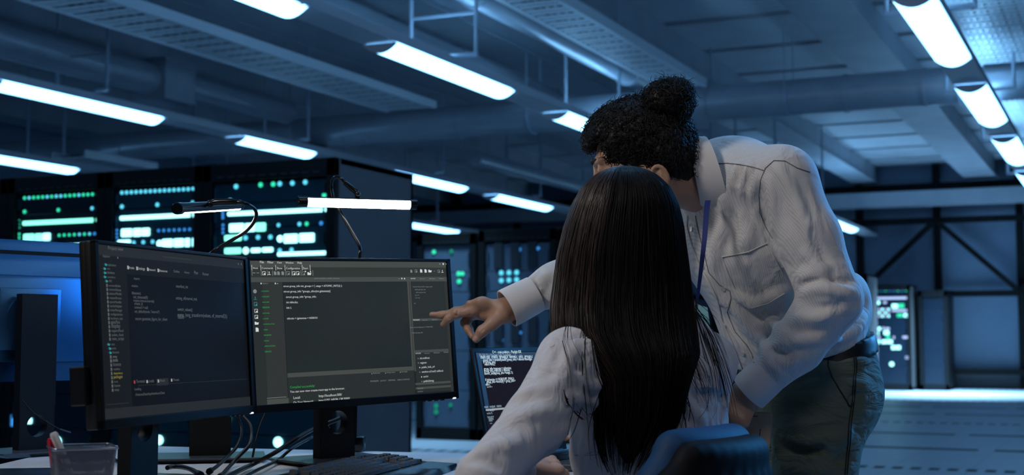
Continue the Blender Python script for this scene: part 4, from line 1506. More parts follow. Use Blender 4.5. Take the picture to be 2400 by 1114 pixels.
# ---------------------------------------------------------------- pen holder with pens
m_mesh = mat('perforated dark steel', (0.17, 0.17, 0.20), 0.32, 0.7)
n_, l_, b_ = nodes(m_mesh)
tc_ = n_.new('ShaderNodeTexCoord')
vo = n_.new('ShaderNodeTexVoronoi')
vo.inputs['Scale'].default_value = 620
vo.inputs['Randomness'].default_value = 0.15
l_.new(tc_.outputs['Object'], vo.inputs['Vector'])
gt = n_.new('ShaderNodeMath')
gt.operation = 'GREATER_THAN'
gt.inputs[1].default_value = 0.36
l_.new(vo.outputs['Distance'], gt.inputs[0])
mx_ = n_.new('ShaderNodeMath')
mx_.operation = 'MAXIMUM'
mx_.inputs[1].default_value = 0.25
l_.new(gt.outputs[0], mx_.inputs[0])
l_.new(mx_.outputs[0], b_.inputs['Alpha'])
m_rim = mat('polished steel rim', (0.30, 0.30, 0.34), 0.22, 0.9)
hp = P(193, 1048, 2.15)
th_ = thing('pen_holder', 'square steel mesh pen holder holding a red and a white pen', 'pen holder', room((hp[0], hp[1], ZD)), PHI + math.radians(24))
ht = hp[2] - ZD


def sq(hw, z, rr=0.006, n=4):
    pts = []
    for cx_, cy_, a0 in ((1, 1, 0), (-1, 1, 90), (-1, -1, 180), (1, -1, 270)):
        for k in range(n + 1):
            a = math.radians(a0 + 90 * k / n)
            pts.append((cx_ * (hw - rr) + rr * math.cos(a), cy_ * (hw - rr) + rr * math.sin(a), z))
    return pts


mb = MB()
mb.loft([sq(0.036, 0.004), sq(0.047, ht)], True, False)
put('mesh_body', mb, m_mesh, th_)
put('bottom', MB().loft([sq(0.037, 0.0), sq(0.037, 0.006)]), m_rim, th_)
put('rim', MB().tube(sq(0.0475, ht) + [sq(0.0475, ht)[0]], 0.0022, 8, False), m_rim, th_, 60)
m_red = mat('red pen plastic', (0.45, 0.01, 0.03), 0.3)
m_white = mat('white pen plastic', (0.55, 0.52, 0.50), 0.3)
for nm, lab, a, b, m_ in (('pen', 'red pen leaning in the mesh holder behind the white one', (-0.026, 0.018, 0.012), (-0.046, 0.012, ht + 0.014), m_red), ('pen', 'white pen leaning in the mesh holder over the red one', (0.006, -0.012, 0.012), (-0.045, -0.008, ht + 0.024), m_white)):
    R_ = Matrix.Rotation(math.radians(24), 3, 'Z')
    a_, b2 = R_ @ Vector(a), R_ @ Vector(b)
    v = thing(nm, lab, 'pen', room((hp[0] + a_.x, hp[1] + a_.y, ZD + a_.z)), PHI)
    dlt = b2 - a_
    put('barrel', MB().tube([dlt * 0.0, dlt * 0.05, dlt * 0.62], [0.002, 0.0048, 0.0052], 12), m_white if m_ is m_red else m_, v, 40)
    put('cap', MB().tube([dlt * 0.58, dlt * 0.97, dlt], [0.0062, 0.0064, 0.0046], 14), m_, v, 40)
    put('clip', MB().bar(dlt * 0.64 + Vector((0, -0.008, 0)), dlt * 0.96 + Vector((0, -0.008, 0)), 0.003, 0.0015), m_, v)

# ---------------------------------------------------------------- desk lamps on goosenecks
m_led_white = mat('lit lamp tube', (0.9, 0.9, 0.9), 0.4, emit=(1.0, 0.96, 0.90), strength=38.0)


def gooseneck_lamp(label, A0, A1, down, neck, grip, foot, arc):
    """A0,A1 ends of the light bar; neck: points from the bar joint to the clamp (workstation frame)"""
    base = np.array(foot)
    t = thing('desk_lamp', label, 'desk lamp', room(base), PHI, 'clip-on desk lamps')
    a, b = Vector(A0 - base), Vector(A1 - base)
    ax = (b - a).normalized()
    dn = Vector(down)
    dn = (dn - ax * dn.dot(ax)).normalized()
    sd = ax.cross(dn)
    r = 0.0125
    L = (b - a).length
    mb = MB()
    rings = []
    for s in (0.022, L - 0.018):
        rings.append([a + ax * s + (sd * math.cos(q) - dn * math.sin(q)) * r for q in np.linspace(-arc, PI + arc, 21)])
    mb.loft(rings)
    put('light_body', mb, m_blackg, t, 50)
    for s, q in ((0.0, 0.024), (L - 0.018, 0.018)):
        put('end_cap', MB().tube([a + ax * s, a + ax * (s + 0.002), a + ax * (s + q)], [r * 0.92, r * 1.06, r * 1.06], 24), m_blackg, t, 40)
    mb = MB()
    rings = []
    for s in (0.024, L - 0.018):
        rings.append([a + ax * s + (sd * math.cos(q) - dn * math.sin(q)) * r * 0.98 for q in np.linspace(PI + arc, 2 * PI - arc, 12)])
    mb.loft(rings)
    put('light_tube', mb, m_led_white, t, 50)
    pts = [Vector(np.array(q) - base) for q in neck]
    put('gooseneck', MB().tube(pts, 0.0043, 10, True, 8), m_blackg, t, 60)
    put('grip', MB().tube([Vector(np.array(q) - base) for q in grip], [0.0062, 0.0075, 0.0075, 0.0062], 14, True, 3), m_blackg, t, 50)
    j = Vector(np.array(grip[0]) - base)
    mb = MB().sphere(j, 0.0085, 14, 8)
    mb.bar(j, (a + b) / 2 - dn * 0.010, 0.010, 0.010)
    put('joint', mb, m_blackg, t, 50)
    mb = MB()
    mb.box((0, 0.008, 0.019), (0.045, 0.06, 0.035), None, 0.005)
    mb.box((0, 0.036, -0.006), (0.04, 0.012, 0.085), None, 0.003)
    mb.box((0, 0.012, -0.046), (0.04, 0.055, 0.010), None, 0.003)
    put('clamp', mb, m_blackg, t, 35)
    return t


d1 = 3.36
f1 = np.array([P(835, 1040, 3.40)[0], 3.372, ZD])
gooseneck_lamp('bright white desk lamp on a gooseneck above the centre monitor', P(697, 472, 3.30), P(975, 480, 3.42), (0.25, -0.85, -0.45),
               [P(812, 432, d1), P(800, 419, d1), P(787, 415, d1 + .01), P(778, 426, d1 + .02), P(777, 445, d1 + .03), P(784, 470, d1 + .03), P(800, 500, d1 + .02), P(822, 540, d1 + .01), P(840, 572, d1), P(845, 588, d1), P(842, 610, d1), P(838, 760, 3.38), f1 + np.array([0, 0, 0.03])],
               [P(838, 455, d1), P(833, 449, d1), P(820, 438, d1), P(808, 428, d1)], f1, 0.42)
d2 = 3.12
f2 = np.array([P(470, 1040, 3.49)[0], 3.484, ZD])
gooseneck_lamp('dark desk lamp seen end-on with a thin lit strip, above the file tree monitor', P(414, 489, 2.95), P(562, 481, 3.42), (0.1, -0.25, -1.0),
               [P(552, 473, d2), P(575, 477, d2), P(594, 487, d2 + .02), P(601, 502, d2 + .03), P(594, 522, d2 + .04), P(575, 543, d2 + .05), P(545, 562, d2 + .06), P(518, 578, d2 + .07), P(498, 592, d2 + .08), P(478, 620, 3.28), P(462, 760, 3.40), f2 + np.array([0, 0, 0.03])],
               [P(493, 478, d2), P(505, 474, d2), P(540, 473, d2), P(556, 474, d2)], f2, 0.95)


# ---------------------------------------------------------------- cables and small things
def cable(label, pts, r):
    p0 = np.array(pts[0])
    t = thing('cable', label, 'cable', room(p0), PHI, 'black monitor cables')
    put('sheath', MB().tube([Vector(np.array(q) - p0) for q in pts], r, 8, True, 8), m_cable, t, 60)
    e = np.array(pts[-1]) - p0
    e2 = np.array(pts[-2]) - p0
    e3 = e + (e2 - e) / max(np.linalg.norm(e2 - e), 1e-6) * 0.03
    put('plug', MB().tube([Vector(e), Vector(e3)], r * 1.7, 8), m_cable, t, 40)


z_ = ZD + 0.010
onD = lambda px, py, z=z_: P(px, py, (z - 1.0) / ray(px, py)[2])
cable('thick black cable hanging from the centre stand and resting near the keyboard', [P(815, 972, 3.17), P(790, 984, 3.16), P(735, 1006, 3.11), P(690, 1032, 2.98), P(640, 1064, 2.88), onD(590, 1090), onD(556, 1106), onD(500, 1138)], 0.0050)
cable('second black cable running under the thick one from the centre stand', [P(772, 1000, 3.24), P(752, 1012, 3.23), P(722, 1030, 3.20), P(684, 1052, 3.06), onD(652, 1078), onD(600, 1104), onD(548, 1132)], 0.0034)
cable('black cable dropping in front of the hidden monitor stand', [P(568, 975, 3.00), P(585, 995, 2.98), P(589, 1020, 2.96), P(583, 1045, 2.93), P(560, 1070, 2.90), onD(536, 1096), onD(515, 1120)], 0.0042)
cable('black cable looping beside the hidden monitor stand', [P(556, 972, 3.03), P(566, 1010, 3.02), P(556, 1045, 2.99), P(532, 1072, 2.93), onD(508, 1094, ZD + 0.02), onD(490, 1106, ZD + 0.024)], 0.0038)
cable('thin black cable hanging between the two code monitors', [P(622, 968, 2.93), P(612, 990, 2.92), P(604, 1015, 2.91), P(598, 1040, 2.90), onD(592, 1072, ZD + 0.026)], 0.0014)
cable('black cable curling on the desk beside the stand of the file tree monitor', [onD(392, 1097, ZD + 0.022), onD(408, 1094, ZD + 0.022), onD(430, 1096, ZD + 0.022), onD(452, 1103, ZD + 0.022), onD(470, 1116, ZD + 0.022)], 0.0048)
cable('black cable on the desk between the pen holder and the monitor stand', [onD(255, 1072), onD(278, 1083), onD(300, 1094), onD(330, 1105)], 0.0048)
cable('thin cable hanging in the dark behind the blue-lit monitor back', [P(52, 938, 3.25), P(75, 965, 3.25), P(108, 988, 3.25), P(140, 1007, 3.25), P(165, 1015, 3.27)], 0.0016)
# closed dark notebook computer by the desk edge
t = thing('laptop', 'flat dark closed laptop on the desk corner behind the pen holder', 'laptop', room((-1.02, 2.545, ZD)), PHI + math.radians(9))
put('base', MB().box((0, 0, 0.009), (0.33, 0.225, 0.014), None, 0.004), m_silver, t, 35)
put('lid', MB().box((0, 0, 0.021), (0.33, 0.225, 0.008), None, 0.003), m_black, t, 35)
mb = MB()
for s in (-1, 1):
    mb.cyl((s * 0.12, 0.085, 0.001), 0.008, 0.002, 12)
    mb.cyl((s * 0.12, -0.085, 0.001), 0.008, 0.002, 12)
put('rubber_foot', mb, m_cable, t)
# ================================================================ THE TWO PEOPLE
def skin(name, c, c2):
    m = mat(name, c, 0.48)
    add_mottle(m, c, c2, 14, 5)
    n, l, b = nodes(m)
    b.inputs['Subsurface Weight'].default_value = 0.12
    b.inputs['Subsurface Radius'].default_value = (0.012, 0.005, 0.003)
    b.inputs['Subsurface Scale'].default_value = 0.6
    tc = n.new('ShaderNodeTexCoord')
    t = n.new('ShaderNodeTexNoise')
    t.inputs['Scale'].default_value = 420
    l.new(tc.outputs['Object'], t.inputs['Vector'])
    bp = n.new('ShaderNodeBump')
    bp.inputs['Strength'].default_value = 0.25
    bp.inputs['Distance'].default_value = 0.0008
    l.new(t.outputs['Fac'], bp.inputs['Height'])
    l.new(bp.outputs['Normal'], b.inputs['Normal'])
    return m


m_skin_m = skin('man skin', (0.40, 0.225, 0.145), (0.46, 0.27, 0.185))
m_skin_w = skin('woman skin', (0.50, 0.31, 0.23), (0.56, 0.36, 0.28))
m_nail = mat('finger nail', (0.52, 0.32, 0.26), 0.25)
m_eye = mat('eye', (0.7, 0.68, 0.65), 0.15)
m_shirt_m = add_stripes(mat('pinstriped white shirt', (0.60, 0.58, 0.56), 0.75, sheen=0.1), (0.54, 0.52, 0.51), (0.64, 0.625, 0.61), 640, (0.83, 0.30, 0.42), 0.35, 0.2)
m_shirt_pl = mat('plain white shirt cloth', (0.62, 0.60, 0.585), 0.75, sheen=0.1)
m_shirt_w = rumple(mat('white blouse', (0.60, 0.575, 0.575), 0.7, sheen=0.15), None, 10, 0.02, (1.5, 1.5, 0.9))
m_seam = mat('shirt seam shadow line', (0.20, 0.19, 0.19), 0.8)  # dark grey draws the shadow line along each seam
m_button = mat('shirt button', (0.55, 0.52, 0.50), 0.3)
m_trou = rumple(add_mottle(mat('dark green chino', (0.105, 0.125, 0.085), 0.8), (0.095, 0.113, 0.076), (0.118, 0.14, 0.096), 9, 5), None, 10, 0.03, (1.0, 1.0, 2.6))
m_tseam = mat('trouser seam', (0.012, 0.016, 0.015), 0.8)
m_belt = mat('black belt', (0.008, 0.008, 0.009), 0.45)
m_hair_m = mat('black curly hair', (0.005, 0.0045, 0.0045), 0.55, spec=0.3)
m_hair_w = mat('dark brown hair', (0.004, 0.0028, 0.0025), 0.52, spec=0.15)
m_hair_w2 = mat('highlight-painted hair strands', (0.026, 0.013, 0.008), 0.36, spec=0.5)  # lighter brown paints the side-lit highlights onto the dark hair
m_shoe = mat('black shoe leather', (0.01, 0.01, 0.01), 0.4)
m_dark_cloth = mat('dark skirt cloth', (0.015, 0.015, 0.02), 0.8)


def grad(f, p, e=0.002):
    g = np.stack([f(p + npv(*v)) - f(p - npv(*v)) for v in ((e, 0, 0), (0, e, 0), (0, 0, e))], 1)
    return g / (np.linalg.norm(g, axis=1)[:, None] + 1e-9)


def resample(pts, step=9):
    out = []
    for (a, b) in zip(pts[:-1], pts[1:]):
        n = max(1, int(math.hypot(b[0] - a[0], b[1] - a[1]) / step))
        out += [(a[0] + (b[0] - a[0]) * i / n, a[1] + (b[1] - a[1]) * i / n) for i in range(n)]
    return out + [pts[-1]]


def add_folds(field, folds, d0, d1, gain=1.0):
    """folds: (survey polyline, radius, height (negative = crease), blend)"""
    base = Field()
    base.ops = list(field.ops)
    for pl, r, h, k in folds:
        h, k = h * gain * (0.8 if h > 0 else 0.6), k * 0.5
        pts = [tuple(q) for q in catmull([(a, b, 0) for a, b in pl], 4)]
        q = hits(base, [(a[0], a[1]) for a in pts], d0, d1)
        n = grad(base, q)
        m = len(q)
        tp = np.sin(np.linspace(0.12, PI - 0.12, m))[:, None]
        if h > 0:
            c = q - n * (r - h * tp)
            for i in range(m - 1):
                field.u(f_cone(c[i], c[i + 1], r, r), k)
        else:
            c = q + n * (r + h * tp)
            for i in range(m - 1):
                field.sub(f_cone(c[i], c[i + 1], r, r), k)


def seam(field, pl, d0, d1, origin, r, off=0.0006):
    pts = resample(pl, 7)
    q = hits(field, pts, d0, d1)
    n = grad(field, q)
    q = q + n * off - np.asarray(origin)
    return [Vector(v) for v in q]


def head_field(O, f, up, sc, neck_to, neck_r, ear=(1.0, 0.0, 0.0)):
    f = np.asarray(f, float) / np.linalg.norm(f)
    up = np.asarray(up, float)
    up = up - f * (f @ up)
    up /= np.linalg.norm(up)
    rt = np.cross(f, up)
    M = np.stack([rt, f, up], 1)

    def L(x, y, z):
        return np.asarray(O) + M @ (np.array([x, y, z]) * sc)
    F = Field()
    E = lambda c, r: f_ell(L(*c), np.array(r) * sc, M)
    F.u(E((0, -0.012, 0.045), (0.076, 0.098, 0.088)))
    F.u(E((0, 0.040, -0.018), (0.063, 0.060, 0.088)), 0.03)
    F.u(E((0, 0.052, -0.090), (0.042, 0.042, 0.030)), 0.03)
    for s in (-1, 1):
        F.u(f_cone(L(s * 0.055, 0.0, -0.045), L(s * 0.020, 0.072, -0.098), 0.020 * sc, 0.016 * sc), 0.03)
        F.u(E((s * 0.040, 0.066, -0.022), (0.026, 0.022, 0.024)), 0.02)
        F.u(f_cone(L(s * 0.012, 0.094, 0.030), L(s * 0.046, 0.082, 0.030), 0.011 * sc, 0.010 * sc), 0.015)
        F.sub(E((s * 0.032, 0.104, 0.010), (0.017, 0.014, 0.011)), 0.012)
        F.u(E((s * 0.032, 0.086, 0.010), (0.0135, 0.0125, 0.0125)), 0.003)
    F.u(f_cone(L(0, 0.098, 0.022), L(0, 0.118, -0.022), 0.008 * sc, 0.012 * sc), 0.012)
    for s in (-1, 1):
        F.u(E((s * 0.013, 0.104, -0.026), (0.009, 0.011, 0.008)), 0.006)
    F.u(f_cone(L(-0.018, 0.089, -0.058), L(0.018, 0.089, -0.058), 0.007 * sc, 0.007 * sc), 0.008)
    F.u(f_cone(L(-0.015, 0.088, -0.069), L(0.015, 0.088, -0.069), 0.008 * sc, 0.008 * sc), 0.008)
    F.sub(f_cone(L(-0.022, 0.099, -0.0635), L(0.022, 0.099, -0.0635), 0.0026 * sc, 0.0026 * sc), 0.003)
    for s in (-1, 1):
        L0, L = L, (lambda x, y, z: L0(x, (y + 0.02) * ear[0] - 0.02 + ear[1], z * ear[0] + ear[2]))
        # ear: a leaning shell with a rolled rim and a bowl
        F.u(f_ell(L(s * 0.080, -0.020, 0.002), np.array((0.008, 0.019, 0.031)) * sc * ear[0], M), 0.006)
        rim = [L(s * (0.083 + 0.004 * math.sin(a)), -0.020 - 0.019 * math.cos(a + 0.25), 0.004 + 0.029 * math.sin(a + 0.25)) for a in np.linspace(-1.0, 3.0, 11)]
        F.chain(rim, [0.0042 * sc] * 11, 0.003)
        F.sub(f_ell(L(s * 0.090, -0.015, 0.000), np.array((0.008, 0.0125, 0.020)) * sc * ear[0], M), 0.003)
        F.u(f_cone(L(s * 0.084, -0.022, -0.012), L(s * 0.085, -0.026, 0.016), 0.0035 * sc, 0.003 * sc), 0.003)
        L = L0
    F.u(f_cone(L(0, -0.030, -0.050), neck_to, neck_r * 0.98, neck_r * 1.1), 0.03)
    return F, L, M


# ---------------------------------------------------------------- the standing man
OM = np.array([0.60, 3.00, 0.0])
man = thing('person', 'bending person with a black hair bun and white pinstriped shirt pointing at the screen', 'person', room(OM), PHI)
s_m = np.array([-0.57, 0.82, 0.0])
f_m = np.array([-0.82, -0.57, 0.0])
S = Field()
hip, waist, chest, upper = P(1890, 862, 3.00), P(1852, 745, 2.97), P(1770, 565, 2.92), P(1722, 458, 2.90)
S.u(f_econe(hip, waist, (0.160, 0.132), (0.152, 0.142), s_m))
S.u(f_econe(waist, chest, (0.152, 0.142), (0.172, 0.138), s_m), 0.03)
S.u(f_econe(chest, upper, (0.172, 0.138), (0.155, 0.100), s_m), 0.03)
shL, elL, wrL = P(1832, 424, 2.75), P(1948, 702, 2.70), P(1772, 906, 2.745)
mL = P(1893, 560, 2.725)
shR, elR, wrR = P(1608, 470, 3.08), P(1440, 600, 3.12), P(1222, 706, 3.07)
S.u(f_cone(P(1690, 425, 2.89), shL, 0.078, 0.068), 0.04)
S.u(f_cone(P(1680, 430, 2.91), shR, 0.078, 0.064), 0.04)
S.u(f_cone(P(1735, 425, 2.92), P(1800, 520, 2.98), 0.088, 0.10), 0.05)
S.u(f_cone(shL, mL, 0.068, 0.064), 0.025)
S.u(f_cone(mL, elL, 0.064, 0.060), 0.02)
fmL = P(1868, 812, 2.72)
S.u(f_cone(elL, fmL, 0.060, 0.050), 0.015)
S.u(f_cone(fmL, wrL, 0.050, 0.036), 0.015)
S.u(f_cone(shR, elR, 0.066, 0.058), 0.03)
S.u(f_cone(elR, P(1300, 668, 3.08), 0.058, 0.047), 0.02)
S.u(f_cone(P(1300, 668, 3.08), wrR, 0.047, 0.037), 0.02)
S.u(f_ell(P(1975, 752, 3.02), (0.055, 0.06, 0.05)), 0.03)      # blouse of cloth above the belt at the back
S.u(f_ell(P(1990, 700, 3.02), (0.045, 0.06, 0.06)), 0.04)
bp1, bp2, bp3 = P(1742, 884, 2.86), P(1880, 852, 2.83), P(2040, 786, 2.98)
bn = np.cross(bp2 - bp1, bp3 - bp1)
bn = bn / np.linalg.norm(bn) * (1 if bn[2] > 0 else -1)
hem = Field()
S.cut(f_plane((bp1 + bp2 + bp3) / 3 - bn * 0.004, -bn), 0.008)
# long sleeve is added after the hem cut so that the forearm may hang below the belt
S.u(f_cone(elL, fmL, 0.060, 0.050), 0.006)
S.u(f_cone(fmL, wrL, 0.050, 0.036), 0.012)
NK = P(1655, 418, 2.88)
FOLDS_M = [
    ([(1727, 388), (1721, 415), (1713, 442)], 0.010, 0.006, 0.02), ([(1752, 388), (1745, 420), (1740, 452)], 0.009, 0.0055, 0.02), ([(1773, 398), (1768, 440), (1764, 470)], 0.009, 0.0055, 0.02),
    ([(1738, 395), (1732, 430)], 0.008, -0.004, 0.012), ([(1762, 398), (1755, 440)], 0.008, -0.004, 0.012),
    ([(1816, 384), (1852, 440), (1882, 515), (1910, 565)], 0.012, 0.008, 0.02),
    ([(1800, 420), (1812, 480), (1815, 545)], 0.010, 0.005, 0.02), ([(1786, 440), (1782, 490), (1798, 545), (1818, 575)], 0.009, -0.006, 0.015),
    ([(1878, 668), (1920, 656), (1965, 664), (2006, 655)], 0.010, -0.012, 0.010), ([(1875, 690), (1925, 676), (1975, 684), (2012, 690)], 0.013, 0.009, 0.014),
    ([(1870, 650), (1905, 640), (1950, 640)], 0.012, 0.006, 0.015), ([(1890, 715), (1935, 722), (1975, 712)], 0.009, -0.006, 0.012),
    ([(1862, 740), (1905, 748), (1950, 742)], 0.010, 0.005, 0.015), ([(1850, 768), (1890, 780), (1935, 776)], 0.009, -0.005, 0.012),
    ([(1812, 808), (1850, 806), (1890, 798), (1920, 800)], 0.011, 0.007, 0.014), ([(1808, 826), (1840, 826), (1872, 818)], 0.008, -0.006, 0.010),
    ([(1822, 842), (1842, 856), (1868, 838)], 0.010, 0.006, 0.013), ([(1800, 846), (1815, 862), (1842, 882)], 0.010, 0.005, 0.013),
    ([(1905, 545), (1930, 600), (1950, 640)], 0.009, -0.005, 0.014), ([(1885, 590), (1915, 625), (1945, 632)], 0.010, 0.005, 0.014),
    ([(1742, 500), (1752, 545), (1748, 580)], 0.014, 0.008, 0.025), ([(1690, 520), (1682, 570), (1672, 620)], 0.014, 0.007, 0.025), ([(1715, 500), (1716, 540), (1708, 580)], 0.010, -0.006, 0.02),
    ([(1728, 692), (1765, 716), (1800, 708), (1838, 686)], 0.014, 0.009, 0.025), ([(1735, 722), (1775, 745), (1825, 720)], 0.012, -0.007, 0.02),
    ([(1660, 640), (1690, 690), (1740, 740), (1770, 790)], 0.013, 0.008, 0.025), ([(1700, 740), (1735, 790), (1770, 820)], 0.010, -0.006, 0.02), ([(1800, 740), (1830, 780), (1850, 810)], 0.012, 0.006, 0.02),
    ([(1770, 760), (1790, 810), (1800, 850)], 0.011, 0.006, 0.02), ([(1745, 790), (1765, 840)], 0.009, -0.005, 0.015), ([(2030, 700), (2020, 740), (1990, 775)], 0.010, -0.006, 0.02), ([(2036, 735), (2010, 772), (1960, 800)], 0.010, 0.006, 0.02),
    ([(1285, 640), (1258, 672), (1290, 712)], 0.010, 0.006, 0.014), ([(1240, 655), (1262, 690), (1285, 725)], 0.008, -0.006, 0.012), ([(1262, 640), (1230, 668)], 0.009, 0.005, 0.012), ([(1296, 655), (1282, 690)], 0.009, -0.005, 0.012),
    ([(1770, 480), (1780, 520), (1800, 560)], 0.010, 0.006, 0.016), ([(1690, 450), (1700, 500)], 0.012, 0.006, 0.02),
]
add_folds(S, FOLDS_M, 2.2, 3.6, 1.3)
pos, qd = surface(S, (-0.10, 2.45, 0.62), (0.98, 3.30, 1.50), 0.0055)
pos = relax(pos, qd, 1, 0.4)
shirt = link('shirt', np_mesh('shirt', [(pos, qd)], m_shirt_m, OM), man)
# collar: a leaf folded over round the neck
cax = np.array([0.93, -0.10, 0.20])
cax /= np.linalg.norm(cax)
C0 = P(1624, 407, 2.855)
lax = np.array([0.96, -0.10, -0.10])
lax /= np.linalg.norm(lax)
e_up = np.array([0, 0, 1.0]) - cax * cax[2]
e_up /= np.linalg.norm(e_up)
e_near = np.cross(cax, e_up)
if e_near[1] > 0:
    e_near = -e_near


def collar_leaf(sgn):
    rings = []
    for t in np.linspace(0, 1, 22):
        a = sgn * t * math.radians(168)
        d = e_up * math.cos(a) + e_near * math.sin(a)
        r = 0.066 + 0.003 * math.sin(abs(a))
        w = 0.041 + 0.017 * t + 0.004 * math.sin(PI * t)
        top = C0 + d * r + cax * 0.004
        b0 = C0 + d * (r + 0.009) - cax * 0.001
        bot = C0 + d * (r + 0.017 + 0.004 * t) + lax * (w + 0.014 * max(0, (t - 0.75) / 0.25) ** 2)
        mid = (b0 + bot) / 2 + d * 0.003
        th = d * 0.0022
        rings.append([q - OM for q in (top, b0, mid, bot, bot - th, mid - th, b0 - d * 0.004 + cax * 0.003, top + cax * 0.006)])
    return rings


mb = MB()
for sg in (1, -1):
    mb.loft(collar_leaf(sg), True, True)
# stand of the collar
rings = []
for a in np.linspace(-2.95, 2.95, 34):
    d = e_up * math.cos(a) + e_near * math.sin(a)
    rings.append([C0 + d * 0.066 - OM + cax * 0.002, C0 + d * 0.069 - OM + cax * 0.002, C0 + d * 0.072 + cax * 0.04 - OM, C0 + d * 0.069 + cax * 0.04 - OM])
mb.loft(rings, True, True)
put('collar', mb, m_shirt_pl, shirt, 50)


def cuff(name, w0, w1, r0, r1, par, origin):
    w0, w1 = np.asarray(w0), np.asarray(w1)
    ax = (w1 - w0) / np.linalg.norm(w1 - w0)
    u = np.cross(ax, (0, 0, 1))
    u /= np.linalg.norm(u)
    v = np.cross(ax, u)
    prof = [(0.0, r0 * 0.94), (0.004, r0 + 0.001), (0.5, (r0 + r1) / 2 + 0.001), (0.97, r1), (1.0, r1 - 0.001), (1.0, r1 - 0.004), (0.55, r1 - 0.005), (0.5, 0.012)]
    rings = []
    for t, r in prof:
        c = w0 + (w1 - w0) * t
        rings.append([c + (u * math.cos(a) * 1.0 + v * math.sin(a) * 0.9) * r - origin for a in np.linspace(0, 2 * PI, 36, endpoint=False)])
    mb = MB()
    mb.loft(rings, True, False)
    o = put(name, mb, m_shirt_pl if origin is OM else m_shirt_w, par, 50)
    return o


cuff('cuff', P(1806, 873, 2.735), P(1754, 921, 2.752), 0.043, 0.046, shirt, OM)
cuff('cuff', P(1254, 690, 3.07), P(1188, 724, 3.055), 0.046, 0.050, shirt, OM)
# seams, placket, pocket and buttons lie on the cloth
mb = MB()
for pl in ([(1674, 384), (1705, 383), (1735, 386), (1765, 392), (1790, 400)],
           [(1812, 560), (1796, 535), (1780, 498), (1779, 455), (1782, 424), (1794, 395), (1814, 377), (1840, 378), (1868, 394), (1898, 404)],
           [(1630, 506), (1637, 544), (1651, 593), (1661, 639), (1686, 668), (1711, 682), (1714, 698), (1705, 732), (1723, 778), (1749, 808), (1763, 830), (1767, 850)]):
    mb.tube(seam(S, pl, 2.2, 3.4, OM, 0.001), 0.0010, 6)
put('seam', mb, m_seam, shirt, 60)
mb = MB()
for pl in ([(1692, 602), (1720, 598), (1755, 590), (1800, 570)], [(1692, 602), (1706, 640), (1724, 680), (1762, 722)], [(1762, 722), (1800, 712), (1838, 688)], [(1800, 570), (1818, 605), (1834, 640)]):
    mb.tube(seam(S, pl, 2.2, 3.4, OM, 0.001, 0.0012), 0.0013, 6)
put('shirt_pocket', mb, m_shirt_pl, shirt, 60)
pk = seam(S, [(1612, 506), (1611, 531), (1622, 575), (1640, 622), (1668, 672), (1684, 705), (1694, 752), (1718, 805), (1742, 868)], 2.2, 3.4, OM, 0.001, 0.0012)
mb = MB().tube(pk, 0.0014, 6)
put('placket', mb, m_shirt_pl, shirt, 60)
for bx, by in ((1621, 538), (1648, 626), (1696, 678), (1699, 764), (1742, 829)):
    q = hits(S, [(bx, by)], 2.2, 3.4)
    n = grad(S, q)[0]
    c = q[0] - OM
    mb = MB()
    mb.tube([c - n * 0.001, c + n * 0.0018, c + n * 0.0022, c + n * 0.0012], [0.0055, 0.0055, 0.0042, 0.0036], 18)
    put('button', mb, m_button, shirt, 40)
q = hits(S, [(1826, 808)], 2.2, 3.4)
# trousers
T_ = Field()
T_.u(f_econe(P(1893, 840, 3.0), P(1898, 925, 2.99), (0.158, 0.128), (0.168, 0.140), s_m))
hL, hR = P(1922, 955, 2.90), P(1862, 950, 3.07)
kL, kR = P(1890, 1330, 2.84), P(1840, 1330, 3.06)
aL, aR = np.array([0.60, 2.90, 0.10]), np.array([0.54, 3.10, 0.10])
T_.u(f_cone(hL, kL, 0.098, 0.076), 0.04)
T_.u(f_cone(hR, kR, 0.098, 0.074), 0.04)
T_.u(f_cone(kL, aL, 0.076, 0.062), 0.02)
T_.u(f_cone(kR, aR, 0.074, 0.062), 0.02)
T_.u(f_ell(P(1975, 905, 3.03), (0.075, 0.085, 0.09)), 0.05)
T_.cut(f_plane((bp1 + bp2 + bp3) / 3 + bn * 0.030, bn), 0.004)
T_.cut(f_plane((0, 0, 0.055), (0, 0, -1)), 0.004)
TF = [([(1980, 855), (2010, 850), (2034, 846)], 0.010, 0.005, 0.015), ([(1985, 900), (2012, 905), (2034, 896)], 0.011, 0.006, 0.015), ([(1990, 930), (2016, 936)], 0.009, -0.005, 0.012),
      ([(1830, 980), (1880, 1000), (1940, 990)], 0.016, 0.008, 0.02), ([(1835, 1020), (1890, 1040), (1950, 1030), (1985, 1012)], 0.016, 0.009, 0.02), ([(1840, 1062), (1880, 1072), (1930, 1068)], 0.014, 0.008, 0.02), ([(1835, 1040), (1880, 1058), (1920, 1052)], 0.010, -0.006, 0.015),
      ([(1990, 1000), (1970, 1030), (1940, 1055)], 0.012, 0.006, 0.02), ([(1845, 920), (1890, 915), (1940, 900)], 0.014, 0.006, 0.02), ([(1850, 945), (1900, 950)], 0.012, -0.005, 0.02), ([(1842, 1090), (1890, 1105), (1950, 1098)], 0.015, 0.008, 0.02), ([(1985, 1070), (1960, 1085)], 0.010, -0.005, 0.015),
      ([(1828, 1005), (1822, 1040), (1834, 1075), (1838, 1110)], 0.010, 0.006, 0.015)]
add_folds(T_, TF, 2.2, 3.6, 2.2)
pos, qd = surface(T_, (0.30, 2.60, 0.0), (0.95, 3.35, 1.10), 0.007)
pos = relax(pos, qd, 1, 0.4)
trs = link('trousers', np_mesh('trousers', [(pos, qd)], m_trou, OM), man)
mb = MB()
